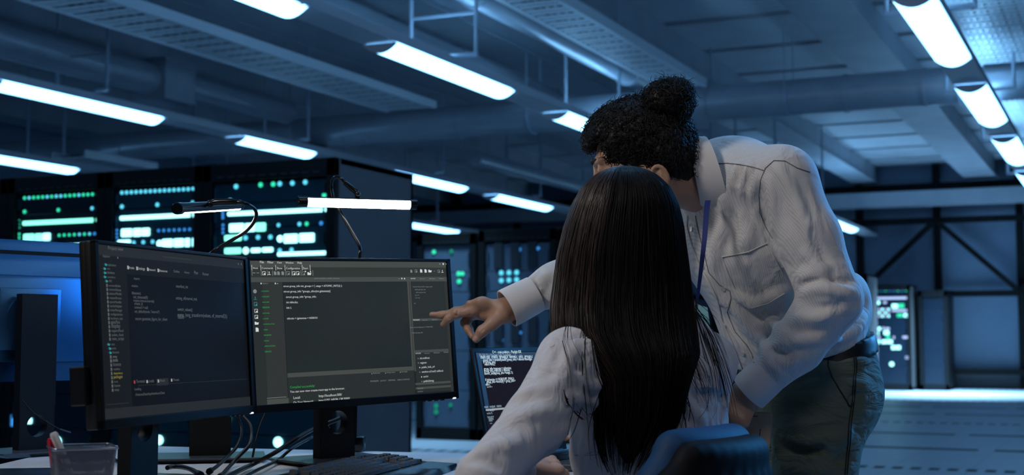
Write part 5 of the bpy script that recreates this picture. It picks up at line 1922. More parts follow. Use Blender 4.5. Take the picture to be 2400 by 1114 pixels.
for pl in ([(1947, 826), (1941, 840), (1940, 858), (1950, 885), (1968, 915), (1984, 940), (1991, 953)], [(1991, 953), (1996, 950), (2001, 945)], [(2003, 812), (2008, 850), (2006, 890), (2002, 940), (1995, 990), (1992, 1040), (1988, 1080), (1985, 1113)], [(1999, 812), (2003, 850), (2001, 890), (1997, 940), (1990, 990), (1987, 1040), (1983, 1080), (1980, 1113)]):
    mb.tube(seam(T_, pl, 2.2, 3.4, OM, 0.001, 0.001), 0.0013, 6)
put('seam', mb, m_tseam, trs, 60)
BL = Field()
BL.u(f_econe(P(1893, 830, 3.0), P(1898, 925, 2.99), (0.162, 0.132), (0.172, 0.144), s_m))
BL.u(f_ell(P(1975, 880, 3.03), (0.070, 0.080, 0.09)), 0.05)
pc_ = (bp1 + bp2 + bp3) / 3
BL.cut(f_plane(pc_ + bn * 0.010, bn), 0.003)
BL.cut(f_plane(pc_ - bn * 0.032, -bn), 0.003)
pos, qd = surface(BL, (0.30, 2.60, 0.75), (0.95, 3.35, 1.10), 0.006)
link('belt', np_mesh('belt', [(pos, qd)], m_belt, OM), man)
for a_ in (aL, aR):
    F = Field()
    fd = np.array([-0.85, -0.5, 0])
    F.u(f_cone(a_ + np.array([0.03, 0.02, -0.055]), a_ + fd * 0.10 + np.array([0, 0, -0.06]), 0.042, 0.036))
    F.u(f_cone(a_ + fd * 0.10 + np.array([0, 0, -0.06]), a_ + fd * 0.18 + np.array([0, 0, -0.065]), 0.038, 0.030), 0.02)
    F.u(f_cone(a_, a_ + np.array([0, 0, -0.05]), 0.045, 0.045), 0.02)
    F.cut(f_plane((0, 0, 0.002), (0, 0, -1)), 0.002)
    p_, q_ = surface(F, a_ - 0.30, a_ + 0.30, 0.008)
    link('shoe', np_mesh('shoe', [(p_, q_)], m_shoe, OM), man)

# head, neck, arms and hands: one body mesh
HO = P(1508, 380, 2.83)
HF, HL, HM = head_field(HO, (-0.93, 0.20, -0.32), (0, 0, 1), 0.95, P(1668, 432, 2.88), 0.056, (0.84, -0.008, -0.060))
HF.u(f_cone(P(1655, 425, 2.875), P(1720, 470, 2.90), 0.062, 0.09), 0.03)
head_p = surface(HF, HO - np.array([0.20, 0.20, 0.20]), HO + np.array([0.24, 0.20, 0.20]), 0.0032)
HC = lambda x, y, d: P(980 + x / 8.57, 690 + y / 8.57, d)
A = Field()
A.u(f_cone(HC(2250, 70, 3.075), HC(1760, 330, 3.062), 0.034, 0.027))
A.u(f_econe(HC(1740, 335, 3.062), HC(1350, 290, 3.075), (0.030, 0.019), (0.040, 0.017), (0.15, 0.9, -0.35)), 0.02)
A.u(f_econe(HC(1350, 300, 3.073), HC(1080, 320, 3.078), (0.040, 0.017), (0.038, 0.014), (0.15, 0.85, -0.45)), 0.015)
idx = [HC(1110, 345, 3.052), HC(770, 390, 3.058), HC(610, 490, 3.064), HC(500, 610, 3.070)]
mid = [HC(1080, 270, 3.074), HC(760, 350, 3.082), HC(480, 418, 3.088), HC(275, 410, 3.094)]
rng = [HC(1090, 330, 3.092), HC(935, 570, 3.082), HC(1000, 715, 3.066), HC(1085, 855, 3.055)]
pky = [HC(1130, 340, 3.110), HC(985, 560, 3.105), HC(1040, 700, 3.088), HC(1105, 820, 3.072)]
thb = [HC(1690, 430, 3.045), HC(1490, 590, 3.032), HC(1290, 740, 3.028), HC(1165, 895, 3.030)]
A.chain(idx, [0.0112, 0.0095, 0.0078, 0.0066], 0.010)
A.chain(mid, [0.0108, 0.0090, 0.0072, 0.0062], 0.010)
A.chain(rng, [0.0100, 0.0082, 0.0068, 0.0058], 0.008)
A.chain(pky, [0.0090, 0.0072, 0.0060, 0.0052], 0.008)
A.chain(thb, [0.0185, 0.0130, 0.0105, 0.0092], 0.012)
A.u(f_cone(HC(1620, 400, 3.055), HC(1300, 440, 3.060), 0.018, 0.010), 0.012)      # web of the thumb
for j, r in ((idx[1], 0.0103), (mid[1], 0.0096), (thb[2], 0.0113), (rng[1], 0.0088)):
    A.u(f_ell(j, (r, r, r)), 0.004)
# creases over the knuckles
for a, b in (((735, 440), (800, 330)), ((760, 460), (815, 370)), ((1255, 770), (1330, 700)), ((1240, 740), (1310, 680)), ((1225, 715), (1290, 655)), ((985, 450), (1050, 400)), ((600, 470), (650, 500)), ((420, 395), (425, 455))):
    h_ = hits(A, [(980 + a[0] / 8.57, 690 + a[1] / 8.57), (980 + b[0] / 8.57, 690 + b[1] / 8.57)], 2.8, 3.3)
    A.sub(f_cone(h_[0], h_[1], 0.0011, 0.0011), 0.0015)
n_ = hits(A, [(980 + 1175 / 8.57, 690 + 905 / 8.57)], 2.8, 3.3)
handR = surface(A, P(1250, 830, 3.0) * np.array([0, 0, 0]) + np.array([-0.225, 2.97, 0.98]), np.array([0.10, 3.18, 1.13]), 0.0019)
B_ = Field()
wl = P(1752, 922, 2.752)
k0 = P(1716, 972, 2.738)
B_.u(f_cone(P(1800, 880, 2.74), wl, 0.032, 0.027))
B_.u(f_econe(wl, k0, (0.028, 0.019), (0.040, 0.016), (0.55, -0.35, -0.65)), 0.018)
for i, t in enumerate((0.0, 0.33, 0.66, 1.0)):
    m0 = P(1697 + 40 * t, 974 + 14 * t, 2.728 + 0.03 * (1 - t))
    m1 = m0 + np.array([-0.012, 0.004, -0.038 + 0.004 * i])
    m2 = m1 + np.array([0.006, 0.024, -0.016])
    m3 = m2 + np.array([0.016, 0.012, 0.006])
    B_.chain([k0, m0, m1, m2, m3], [0.012, 0.0115, 0.0095, 0.008, 0.0068], 0.008)
B_.chain([P(1738, 935, 2.765), P(1746, 962, 2.785), P(1740, 985, 2.79), P(1728, 1004, 2.785)], [0.015, 0.012, 0.0105, 0.0088], 0.012)
handL = surface(B_, np.array([0.38, 2.66, 0.78]), np.array([0.58, 2.84, 0.96]), 0.0024)
C_ = Field()
C_.u(f_econe(hip, waist, (0.13, 0.10), (0.12, 0.10), s_m))
C_.u(f_econe(waist, chest, (0.12, 0.10), (0.14, 0.10), s_m), 0.03)
C_.u(f_econe(chest, upper, (0.14, 0.10), (0.13, 0.075), s_m), 0.03)
C_.u(f_cone(upper, P(1675, 432, 2.885), 0.07, 0.055), 0.03)
for a, b, r1_, r2_ in ((upper, shL, 0.05, 0.048), (shL, elL, 0.048, 0.038), (elL, P(1800, 880, 2.74), 0.038, 0.029), (upper, shR, 0.05, 0.046), (shR, elR, 0.046, 0.038), (elR, HC(2250, 70, 3.075), 0.038, 0.033), (hip, hL, 0.085, 0.07), (hL, kL, 0.07, 0.052), (kL, aL, 0.055, 0.04), (hip, hR, 0.085, 0.07), (hR, kR, 0.07, 0.052), (kR, aR, 0.055, 0.04)):
    C_.u(f_cone(a, b, r1_, r2_), 0.03)
body_p = surface(C_, (-0.12, 2.5, 0.04), (0.95, 3.3, 1.45), 0.012)
link('body', np_mesh('body', [head_p, handR, handL, body_p], m_skin_m, OM), man)
# thumb nail and eyes
mb = MB()
nn = grad(A, n_)[0]
td = (thb[3] - thb[2]) / np.linalg.norm(thb[3] - thb[2])
sd_ = np.cross(nn, td)
rg = []
for t in np.linspace(-1, 1, 9):
    rg.append([n_[0] - OM + sd_ * 0.0068 * t + td * y + nn * (0.0010 - 0.0030 * t * t - (0.0006 if abs(y) > 0.006 else 0)) for y in (-0.0065, -0.003, 0.003, 0.0068)])
mb.loft(rg, False, False)
put('thumb_nail', mb, m_nail, man, 60)
mb = MB()
for s in (-1, 1):
    mb.tube([HL(s * 0.014, 0.107, 0.032) - OM, HL(s * 0.030, 0.103, 0.037) - OM, HL(s * 0.048, 0.090, 0.033) - OM], [0.0022, 0.0034, 0.0018], 8, True, 3)
put('eyebrow', mb, m_hair_m, man, 60)
# hair: a thick curly cap, shaved thin round the ear and nape, gathered in a bun
CR = HL(0, -0.012, 0.045)
K = Field()
K.u(f_ell(HL(0, 0.000, 0.060), np.array((0.086, 0.108, 0.084)) * 0.96, HM))
K.u(f_ell(HL(0, 0.043, 0.066), np.array((0.072, 0.057, 0.056)) * 0.96, HM), 0.03)
K.u(f_ell(HL(0, -0.020, 0.030), np.array((0.0795, 0.1010, 0.092)) * 0.96, HM), 0.02)
K.u(f_ell(HL(0, -0.062, 0.000), np.array((0.060, 0.054, 0.058)) * 0.96, HM), 0.02)


def brow_gap(p):
    q = (p - np.asarray(HL(0, 0.064, 0.072), np.float32)) @ HM.astype(np.float32)
    return np.maximum(-q[:, 1] + 0.10 * np.abs(q[:, 2]), q[:, 2] + 0.15 * q[:, 1])


K.sub(brow_gap, 0.010)
K.u(f_ell(HL(0, -0.062, -0.034), np.array((0.056, 0.050, 0.052)) * 0.96, HM), 0.02)
for s in (-1, 1):
    K.sub(f_cone(HL(s * 0.03, 0.10, -0.06), HL(s * 0.05, 0.03, -0.075), 0.055, 0.05), 0.01)
K.sub(f_ell(HL(-0.080, -0.030, -0.064), np.array((0.030, 0.026, 0.036)) * 0.96, HM), 0.006)
K.sub(f_ell(HL(0.080, -0.030, -0.064), np.array((0.030, 0.026, 0.036)) * 0.96, HM), 0.006)
for s in (-1, 1):
    K.u(f_cone(HL(s * 0.074, 0.020, 0.035), HL(s * 0.071, 0.016, -0.010), 0.010, 0.006), 0.008)
    K.u(f_ell(HL(s * 0.045, -0.056, -0.004), (0.032, 0.040, 0.045), HM), 0.02)
BUN = P(1560, 238, 2.79)
K.u(f_cone(HL(0, -0.030, 0.105), BUN, 0.024, 0.018), 0.012)
BN = Field()
BN.u(f_ell(BUN, (0.045, 0.042, 0.042)))
BN.u(f_ell(BUN + np.array([0.022, 0.0, 0.006]), (0.036, 0.036, 0.038)), 0.01)
BN.u(f_ell(P(1588, 262, 2.79), (0.022, 0.026, 0.028)), 0.01)


def curls(sc, amp):
    def f(p):
        q = p * sc
        return amp * (np.sin(q[:, 0] * 1.3 + 1.7 * np.sin(q[:, 2] * 0.9)) * np.sin(q[:, 1] + 1.3 * np.sin(q[:, 0] * 0.8)) * np.sin(q[:, 2] * 1.1 + 1.5 * np.sin(q[:, 1])))
    return f


K.disp(curls(210, 0.0035))
BN.disp(curls(230, 0.0035))
hp_ = surface(K, HO - 0.24, HO + 0.26, 0.004)
bp_ = surface(BN, BUN - 0.09, BUN + 0.09, 0.004)
hair = link('hair', np_mesh('hair', [hp_], m_hair_m, OM), man)
bun = link('hair_bun', np_mesh('hair_bun', [bp_], m_hair_m, OM), hair)


def curl_strands(field, verts, count, rr, length, seedv, flow=None):
    rs = np.random.RandomState(seedv)
    mb = MB()
    pick = verts[rs.randint(0, len(verts), count)]
    nm = grad(field, pick.astype(np.float32))
    for p, n in zip(pick, nm):
        t = rs.randn(3) if flow is None else np.asarray(flow(p)) + rs.randn(3) * 0.55
        t = t - n * (t @ n)
        t /= np.linalg.norm(t) + 1e-9
        b = np.cross(n, t)
        pts = []
        ph = rs.rand() * 6.28
        k = 5.5 + rs.rand() * 4
        L = length * (0.6 + 0.8 * rs.rand())
        am = rr * (0.7 + rs.rand())
        for u in np.linspace(0, 1, 11):
            lift = -0.002 + 0.006 * math.sin(PI * u) * rs.uniform(0.6, 1.2)
            pts.append(Vector(p + t * L * (u - 0.5) + b * am * math.sin(k * u * 2 + ph) + n * (lift + am * 0.5 * math.cos(k * u * 2 + ph)) - OM))
        mb.tube(pts, [0.0003, 0.0008, 0.0009, 0.0008, 0.0003], 3, False)
    return mb


vis = hp_[0]
lo_ = ((vis - HL(0, 0, 0.030)) @ HM[:, 2]) > -0.085
mb = curl_strands(K, vis[lo_], 1900, 0.0035, 0.040, 3, lambda p: (BUN - p) / np.linalg.norm(BUN - p))
put('curl_strands', mb, m_hair_m, hair, 180)
mb = curl_strands(BN, bp_[0], 520, 0.004, 0.040, 5)
rs = np.random.RandomState(8)
for i in range(70):
    a = P(1585 + rs.rand() * 18, 225 + rs.rand() * 50, 2.785 + rs.rand() * 0.02)
    e = a + np.array([0.006 + rs.rand() * 0.012, rs.randn() * 0.006, -0.012 - rs.rand() * 0.016])
    w_ = np.array([rs.randn() * 0.004, rs.randn() * 0.004, rs.randn() * 0.004])
    mb.tube([Vector(a - OM), Vector((a * 0.6 + e * 0.4) + w_ - OM), Vector(e - OM)], [0.0008, 0.0006, 0.0003], 3, False, 4)
put('loose_curls', mb, m_hair_m, hair, 180)

# lanyard and badge hang from his neck: things of their own
m_blue = mat('royal blue ribbon', (0.006, 0.020, 0.17), 0.55)
m_badge = mat('iridescent badge sleeve', (0.03, 0.35, 0.42), 0.2, 0.2, coat=1.0)
n_, l_, b_ = nodes(m_badge)
tc_ = n_.new('ShaderNodeTexCoord')
wv = n_.new('ShaderNodeTexNoise')
wv.inputs['Scale'].default_value = 38
l_.new(tc_.outputs['Object'], wv.inputs['Vector'])
rp = n_.new('ShaderNodeValToRGB')
rp.color_ramp.elements[0].position, rp.color_ramp.elements[1].position = 0.42, 0.6
rp.color_ramp.elements[0].color, rp.color_ramp.elements[1].color = (0.02, 0.28, 0.34, 1), (0.40, 1.0, 1.0, 1)
l_.new(wv.outputs['Fac'], rp.inputs['Fac'])
l_.new(rp.outputs['Color'], b_.inputs['Base Color'])
la, lb = P(1656, 480, 2.76), P(1632, 712, 2.70)
lan = thing('lanyard', 'blue ribbon lanyard with an iridescent badge hanging from the collar of the standing person', 'lanyard', room(la), PHI)
mb = MB()
pts = [(1659, 470, 2.775), (1656, 490, 2.757), (1651, 560, 2.735), (1643, 630, 2.715), (1633, 712, 2.70)]
pr = []
for i, (x, y, d) in enumerate(pts):
    c = P(x, y, d) - la
    w_ = [0.0055, 0.0055, 0.0050, 0.0040, 0.0026][i]
    pr.append([c + np.array([-w_, 0, 0]), c + np.array([-w_, -0.0012, 0]), c + np.array([w_, -0.0012 - 0.002, 0]), c + np.array([w_, -0.002, 0])])
mb.loft(pr)
put('ribbon', mb, m_blue, lan, 30)
mb = MB().tube([Vector(lb - la + np.array([0, 0, 0.006])), Vector(lb - la + np.array([0, 0, -0.012]))], 0.0035, 10)
put('clip', mb, m_rim, lan, 40)
Mb = Matrix.Rotation(0.55, 3, 'Z') @ Matrix.Rotation(-0.9, 3, 'X') @ Matrix.Rotation(0.5, 3, 'Y')
put('badge', MB().box(lb - la + np.array([0.000, 0.008, -0.022]), (0.056, 0.003, 0.084), Mb, 0.0012), m_badge, lan)
# the folder in his hand
m_kraft = add_mottle(mat('kraft board', (0.50, 0.35, 0.23), 0.75), (0.46, 0.32, 0.21), (0.54, 0.38, 0.25), 25, 4)
fo = P(1812, 967, 2.80)
fol = thing('folder', 'brown kraft folder held down by the side of the standing person, behind the chair back', 'folder', room(fo), PHI)
ex_ = np.array([-0.97, 0.13, 0.03])
ex_ /= np.linalg.norm(ex_)
ez_ = P(1797, 1110, 2.785) - fo
ez_ /= np.linalg.norm(ez_)
ey_ = np.cross(ex_, ez_)
Mf = Matrix((Vector(ex_), Vector(ez_), Vector(ey_))).transposed().to_4x4()
mb = MB().box((0.066, 0.155, -0.002), (0.132, 0.31, 0.0018), None, 0.0006)
mb.box((0.068, 0.156, 0.0025), (0.132, 0.308, 0.0018), None, 0.0006)
put('board', mb.xf(Mf), m_kraft, fol)
mb = MB().box((0.035, 0.010, 0.0), (0.010, 0.0012, 0.0094))
put('staple', mb.xf(Mf), m_post, fol)
mb = MB().box((0.022, 0.15, 0.0), (0.0012, 0.23, 0.0088))
put('slit', mb.xf(Mf), m_post, fol)

# ---------------------------------------------------------------- the seated woman
OW = np.array([0.26, 2.58, 0.0])
wom = thing('person', 'seated person with very long straight dark hair and a white blouse, seen from behind', 'person', room(OW), PHI)
bt = math.radians(30)
f_w = np.array([-math.sin(bt), math.cos(bt), 0.0])
s_w = np.array([math.cos(bt), math.sin(bt), 0.0])
SW = Field()
t0, t1, t2, t3 = P(1532, 1230, 2.58), P(1522, 1010, 2.565), P(1516, 885, 2.56), P(1506, 815, 2.56)
SW.u(f_econe(t0, t1, (0.160, 0.120), (0.152, 0.110), s_w))
SW.u(f_econe(t1, t2, (0.152, 0.110), (0.168, 0.115), s_w), 0.03)
SW.u(f_econe(t2, t3, (0.168, 0.115), (0.140, 0.085), s_w), 0.03)
wsL, wsR = P(1337, 848, 2.465), P(1657, 850, 2.665)
SW.u(f_cone(P(1490, 790, 2.555), wsL, 0.055, 0.056), 0.035)
SW.u(f_cone(P(1510, 790, 2.565), wsR, 0.055, 0.054), 0.035)
weL = P(1130, 1122, 2.24)
wmL = P(1255, 992, 2.375)
SW.u(f_cone(wsL, wmL, 0.057, 0.054), 0.025)
SW.u(f_cone(wmL, weL, 0.054, 0.042), 0.02)
wwL = P(1206, 1104, 2.46)
SW.u(f_cone(weL, wwL, 0.042, 0.033), 0.015)
weR = P(1600, 1060, 2.76)
wwR = np.array([0.19, 3.00, 0.800])
SW.u(f_cone(wsR, weR, 0.054, 0.044), 0.02)
SW.u(f_cone(weR, wwR, 0.044, 0.034), 0.015)
FW = [([(1300, 800), (1285, 850), (1262, 900)], 0.012, 0.005, 0.02), ([(1345, 800), (1330, 850), (1300, 910)], 0.012, 0.006, 0.02), ([(1190, 985), (1230, 972), (1270, 962)], 0.014, 0.008, 0.02),       ([(1125, 1060), (1170, 1045), (1215, 1040)], 0.014, 0.007, 0.02), ([(1100, 1075), (1140, 1080), (1180, 1100)], 0.010, -0.006, 0.016), ([(1360, 860), (1350, 930), (1345, 1000)], 0.010, -0.006, 0.018), ([(1330, 790), (1370, 785), (1410, 792)], 0.009, -0.004, 0.012),
      ([(1345, 930), (1380, 945), (1410, 940)], 0.011, 0.006, 0.018), ([(1350, 880), (1385, 905), (1405, 900)], 0.010, 0.006, 0.018), ([(1640, 900), (1670, 920), (1700, 912)], 0.010, 0.007, 0.016), ([(1620, 930), (1660, 925), (1700, 935)], 0.009, -0.005, 0.014), ([(1690, 820), (1680, 870), (1690, 905)], 0.010, 0.006, 0.016),
      ([(1580, 905), (1620, 960), (1650, 985)], 0.012, 0.006, 0.02), ([(1600, 800), (1640, 850), (1660, 880)], 0.010, 0.005, 0.016), ([(1700, 860), (1702, 930), (1690, 985)], 0.010, 0.006, 0.016), ([(1320, 1040), (1325, 1080), (1335, 1110)], 0.010, -0.006, 0.014), ([(1340, 1040), (1350, 1110)], 0.012, 0.006, 0.02),
      ([(1215, 930), (1240, 920), (1300, 900)], 0.012, 0.005, 0.02), ([(1385, 1000), (1370, 1060), (1372, 1110)], 0.012, 0.006, 0.02), ([(1300, 1000), (1330, 985), (1370, 980)], 0.010, -0.005, 0.015)]
add_folds(SW, FW, 1.9, 3.2)
SW.cut(f_plane((0, 0, 0.56), (0, 0, -1)), 0.01)
pos, qd = surface(SW, (-0.20, 2.10, 0.53), (0.55, 3.10, 1.12), 0.0055)
pos = relax(pos, qd, 1, 0.4)
blouse = link('blouse', np_mesh('blouse', [(pos, qd)], m_shirt_w, OW), wom)
mb = MB()
mb.tube(seam(SW, [(1318, 800), (1330, 840), (1338, 890), (1345, 950), (1330, 1020)], 1.9, 3.0, OW, 0.001), 0.0010, 6)
put('seam', mb, m_seam, blouse, 60)
NW = P(1500, 770, 2.555)
mb = MB()
rings = []
for a in np.linspace(-2.7, 2.7, 30):
    d = np.array([math.sin(a) * s_w[0] - math.cos(a) * f_w[0], math.sin(a) * s_w[1] - math.cos(a) * f_w[1], 0])
    rings.append([NW + d * 0.056 + np.array([0, 0, 0.03]) - OW, NW + d * 0.068 + np.array([0, 0, 0.022]) - OW, NW + d * 0.085 + np.array([0, 0, -0.012]) - OW, NW + d * 0.062 + np.array([0, 0, -0.010]) - OW])
mb.loft(rings)
put('collar', mb, m_shirt_w, blouse, 50)
cuff('cuff', P(1188, 1108, 2.41), P(1213, 1103, 2.485), 0.034, 0.036, blouse, OW)
cuff('cuff', wwR + (weR - wwR) * 0.16, wwR - (weR - wwR) * 0.06, 0.036, 0.038, blouse, OW)
# body of the woman
HWO = P(1462, 566, 2.565)
WF, WL, WM = head_field(HWO, (-0.50, 0.84, -0.16), (0, 0, 1), 0.96, P(1500, 790, 2.56), 0.048)
head_w = surface(WF, HWO - 0.19, HWO + 0.19, 0.004)
A = Field()
wl_ = P(1214, 1103, 2.49)
kn = P(1262, 1089, 2.565)
A.u(f_cone(P(1190, 1108, 2.42), wl_, 0.026, 0.022))
A.u(f_econe(wl_, kn, (0.022, 0.015), (0.034, 0.014), (0.85, -0.5, 0.1)), 0.014)
for i in range(4):
    b_0 = kn + np.array([0.030 - 0.019 * i, -0.016 + 0.010 * i, 0.0])
    b_1 = b_0 + np.array([-0.004, 0.034, 0.006])
    b_2 = b_1 + np.array([-0.004, 0.020, -0.014])
    b_3 = b_2 + np.array([-0.002, 0.010, -0.014])
    A.chain([kn * 0.5 + b_0 * 0.5, b_0, b_1, b_2, b_3], [0.012, 0.0095, 0.0082, 0.0070, 0.0060], 0.007)
A.chain([wl_ + np.array([0.014, 0.01, -0.004]), kn + np.array([0.036, -0.036, -0.010]), kn + np.array([0.046, -0.008, -0.018]), kn + np.array([0.044, 0.014, -0.024])], [0.0145, 0.0110, 0.0092, 0.0076], 0.010)
hand_w = surface(A, np.array([-0.05, 2.38, 0.70]), np.array([0.13, 2.72, 0.84]), 0.0022)
A2 = Field()
A2.u(f_cone(weR, wwR, 0.036, 0.024))
kn2 = wwR + np.array([-0.05, 0.05, -0.006])
A2.u(f_econe(wwR, kn2, (0.022, 0.015), (0.034, 0.013), (0.7, 0.7, 0)), 0.014)
for i in range(4):
    b_0 = kn2 + np.array([0.7, 0.7, 0]) * (0.026 - 0.018 * i)
    v_ = np.array([-0.7, 0.7, 0])
    A2.chain([b_0, b_0 + v_ * 0.034 + np.array([0, 0, 0.004]), b_0 + v_ * 0.055 + np.array([0, 0, -0.004]), b_0 + v_ * 0.068 + np.array([0, 0, -0.014])], [0.0095, 0.0082, 0.007, 0.006], 0.007)
A2.chain([wwR + np.array([-0.02, 0.0, -0.004]), kn2 + np.array([-0.035, -0.025, -0.006]), kn2 + np.array([-0.055, -0.005, -0.010])], [0.014, 0.010, 0.008], 0.01)
hand_w2 = surface(A2, np.array([0.02, 2.82, 0.70]), np.array([0.36, 3.14, 0.86]), 0.003)
C_ = Field()
C_.u(f_econe(t0, t1, (0.13, 0.095), (0.12, 0.085), s_w))
C_.u(f_econe(t1, t2, (0.12, 0.085), (0.135, 0.09), s_w), 0.03)
C_.u(f_econe(t2, t3, (0.135, 0.09), (0.11, 0.065), s_w), 0.03)
C_.u(f_cone(t3, P(1500, 770, 2.56), 0.06, 0.048), 0.03)
for a, b, r1_, r2_ in ((t3, wsL, 0.045, 0.042), (wsL, wmL, 0.042, 0.038), (wmL, weL, 0.038, 0.034), (weL, wl_, 0.032, 0.022), (t3, wsR, 0.045, 0.042), (wsR, weR, 0.042, 0.034)):
    C_.u(f_cone(a, b, r1_, r2_), 0.02)
pel = np.array([0.26, 2.59, 0.605])
kn_L, kn_R = pel + f_w * 0.42 - s_w * 0.11 + np.array([0, 0, -0.04]), pel + f_w * 0.42 + s_w * 0.10 + np.array([0, 0, -0.04])
C_.u(f_cone(t0, pel, 0.12, 0.13), 0.04)
ft = {}
for s, kn_ in ((-1, kn_L), (1, kn_R)):
    an = kn_ - f_w * 0.05 + np.array([0, 0, -0.455])
    an[2] = 0.09
    ft[s] = an
    C_.u(f_cone(pel + s_w * s * 0.08, kn_, 0.075, 0.052), 0.03)
    C_.u(f_cone(kn_, an, 0.05, 0.034), 0.02)
body_w = surface(C_, (-0.25, 2.2, 0.05), (0.65, 3.35, 1.15), 0.012)
link('body', np_mesh('body', [head_w, hand_w, hand_w2, body_w], m_skin_w, OW), wom)
F = Field()
F.u(f_cone(t0, pel, 0.128, 0.142))
for s, kn_ in ((-1, kn_L), (1, kn_R)):
    F.u(f_cone(pel + s_w * s * 0.08, kn_, 0.090, 0.064), 0.03)
    F.u(f_cone(kn_, ft[s], 0.064, 0.055), 0.02)
F.cut(f_plane(t0 + np.array([0, 0, 0.02]), (0, 0, 1)), 0.01)
F.cut(f_plane((0, 0, 0.10), (0, 0, -1)), 0.01)
p_, q_ = surface(F, (-0.25, 2.2, 0.05), (0.65, 3.35, 0.80), 0.010)
link('trousers', np_mesh('trousers', [(p_, q_)], m_dark_cloth, OW), wom)
for s in (-1, 1):
    F = Field()
    a_ = ft[s]
    F.u(f_cone(a_ + np.array([0, 0, -0.05]) - f_w * 0.02, a_ + f_w * 0.10 + np.array([0, 0, -0.055]), 0.036, 0.032))
    F.u(f_cone(a_ + f_w * 0.10 + np.array([0, 0, -0.055]), a_ + f_w * 0.15 + np.array([0, 0, -0.06]), 0.033, 0.026), 0.02)
    F.cut(f_plane((0, 0, 0.002), (0, 0, -1)), 0.002)
    p_, q_ = surface(F, a_ - 0.26, a_ + 0.26, 0.008)
    link('shoe', np_mesh('shoe', [(p_, q_)], m_shoe, OW), wom)

# long hair: a draped shell with many strands over it
ROWS = [(391, 1456, 1478, 2.555, 0.012), (397, 1424, 1508, 2.557, 0.045), (412, 1395, 1538, 2.56, 0.072), (440, 1367, 1566, 2.562, 0.094), (480, 1346, 1586, 2.563, 0.108), (530, 1327, 1597, 2.563, 0.113), (600, 1310, 1606, 2.558, 0.112), (660, 1302, 1614, 2.550, 0.106),
        (720, 1295, 1621, 2.535, 0.098), (780, 1296, 1630, 2.515, 0.092), (830, 1330, 1636, 2.490, 0.085), (885, 1382, 1616, 2.462, 0.060), (950, 1394, 1600, 2.450, 0.044), (1010, 1396, 1578, 2.448, 0.038), (1055, 1404, 1548, 2.444, 0.030), (1092, 1418, 1520, 2.441, 0.020), (1118, 1432, 1500, 2.440, 0.012)]
RY = np.array([r[0] for r in ROWS], float)


def hair_pt(y, phi, out=0.0):
    xl, xr, dc, b = [np.interp(y, RY, [r[i] for r in ROWS]) for i in (1, 2, 3, 4)]
    c = P((xl + xr) / 2, y, dc)
    a = (xr - xl) / 2 / F_PX * dc
    return c + np.array([(a + out) * math.cos(phi), -(b + out) * math.sin(phi), 0.0])


def open_half(y):
    return math.radians(np.interp(y, [420, 540, 700], [0, 52, 62]))


rings = []
ys = list(np.concatenate([np.array([391, 394, 397, 404, 412, 425, 440, 460]), np.linspace(480, 1085, 31)]))
fa = math.radians(240)
for y in ys:
    g = open_half(y)
    ph = np.linspace(fa + g - 2 * PI + 0.02, fa - g - 0.02, 48)
    th_ = min(0.014, 0.4 * np.interp(y, RY, [r[4] for r in ROWS]))
    wob = lambda p: 0.0022 * math.sin(p * 17 + y * 0.006) + 0.0016 * math.sin(p * 41 + 1.3 + y * 0.004)
    inset = -0.030 * max(0.0, (y - 820) / 265) ** 1.2
    th_ = min(th_, max(0.003, 0.4 * (np.interp(y, RY, [r[4] for r in ROWS]) + inset)))
    rings.append([hair_pt(y, p, wob(p) * min(1, (y - 390) / 60)) + np.array([inset * math.cos(p) * 1.3, 0, 0]) - OW for p in ph] + [hair_pt(y, p, -th_) + np.array([inset * math.cos(p) * 1.3, 0, 0]) - OW for p in ph[::-1]])
mb = MB()
mb.loft(rings)
whair = put('hair', mb, m_hair_w, wom, 180)
rs = np.random.RandomState(21)


def strand_mesh(count, ph0, ph1, out0, out1, r0, y_end, spread=0.05, y_start=None):
    mb = MB()
    for i in range(count):
        p0 = rs.uniform(ph0, ph1)
        dp = rs.randn() * spread
        o = rs.uniform(out0, out1)
        ye = rs.uniform(*y_end)
        ysn = 392 if y_start is None else rs.uniform(*y_start)
        fr, ph = rs.uniform(0.004, 0.011), rs.rand() * 6.3
        amp = rs.uniform(0.004, 0.03)
        pts = []
        n = 26
        for u in np.linspace(0, 1, n):
            y = ysn + (ye - ysn) * (u ** 1.25)
            k = min(1, (y - 390) / 80)
            pts.append(Vector(hair_pt(y, p0 + dp * u + amp * math.sin(y * fr + ph) * k, o * k + 0.0012 * math.sin(y * 0.02 + ph)) - OW))
        r = r0 * rs.uniform(0.6, 1.3)
        mb.tube(pts, [r * 0.6, r, r, r * 0.9, r * 0.35], 4, False)
    return mb


put('strands', strand_mesh(1150, math.radians(-62), math.radians(182), -0.001, 0.003, 0.0011, (900, 1118), 0.07), m_hair_w, whair, 180)
put('highlight_strands', strand_mesh(260, math.radians(120), math.radians(186), -0.0005, 0.004, 0.0009, (780, 1000), 0.05), m_hair_w2, whair, 180)
put('crown_highlight_strands', strand_mesh(90, math.radians(112), math.radians(184), 0.001, 0.004, 0.0008, (620, 900), 0.1), m_hair_w2, whair, 180)
# loose wisps over the shoulders and back
mb = MB()


def wisp(pl, dl, r=0.0012, n=1, jit=0.0):
    hq = hits(SW, pl, 1.9, 2.72)
    for k in range(int(n * 1.8)):
        j = rs.randn(3) * jit * 2.2
        pts = []
        for i, (x, y) in enumerate(pl):
            q = hq[i]
            if q[1] > 2.70:
                q = P(x, y, dl)
            pts.append(Vector(q + np.array([0, -0.004, 0.0]) + j * (i / len(pl) + 0.2) - OW))
        rr = r * 0.45 * rs.uniform(0.5, 1.2)
        mb.tube(pts, [rr, rr, rr * 0.8, rr * 0.3], 4, False, 5)


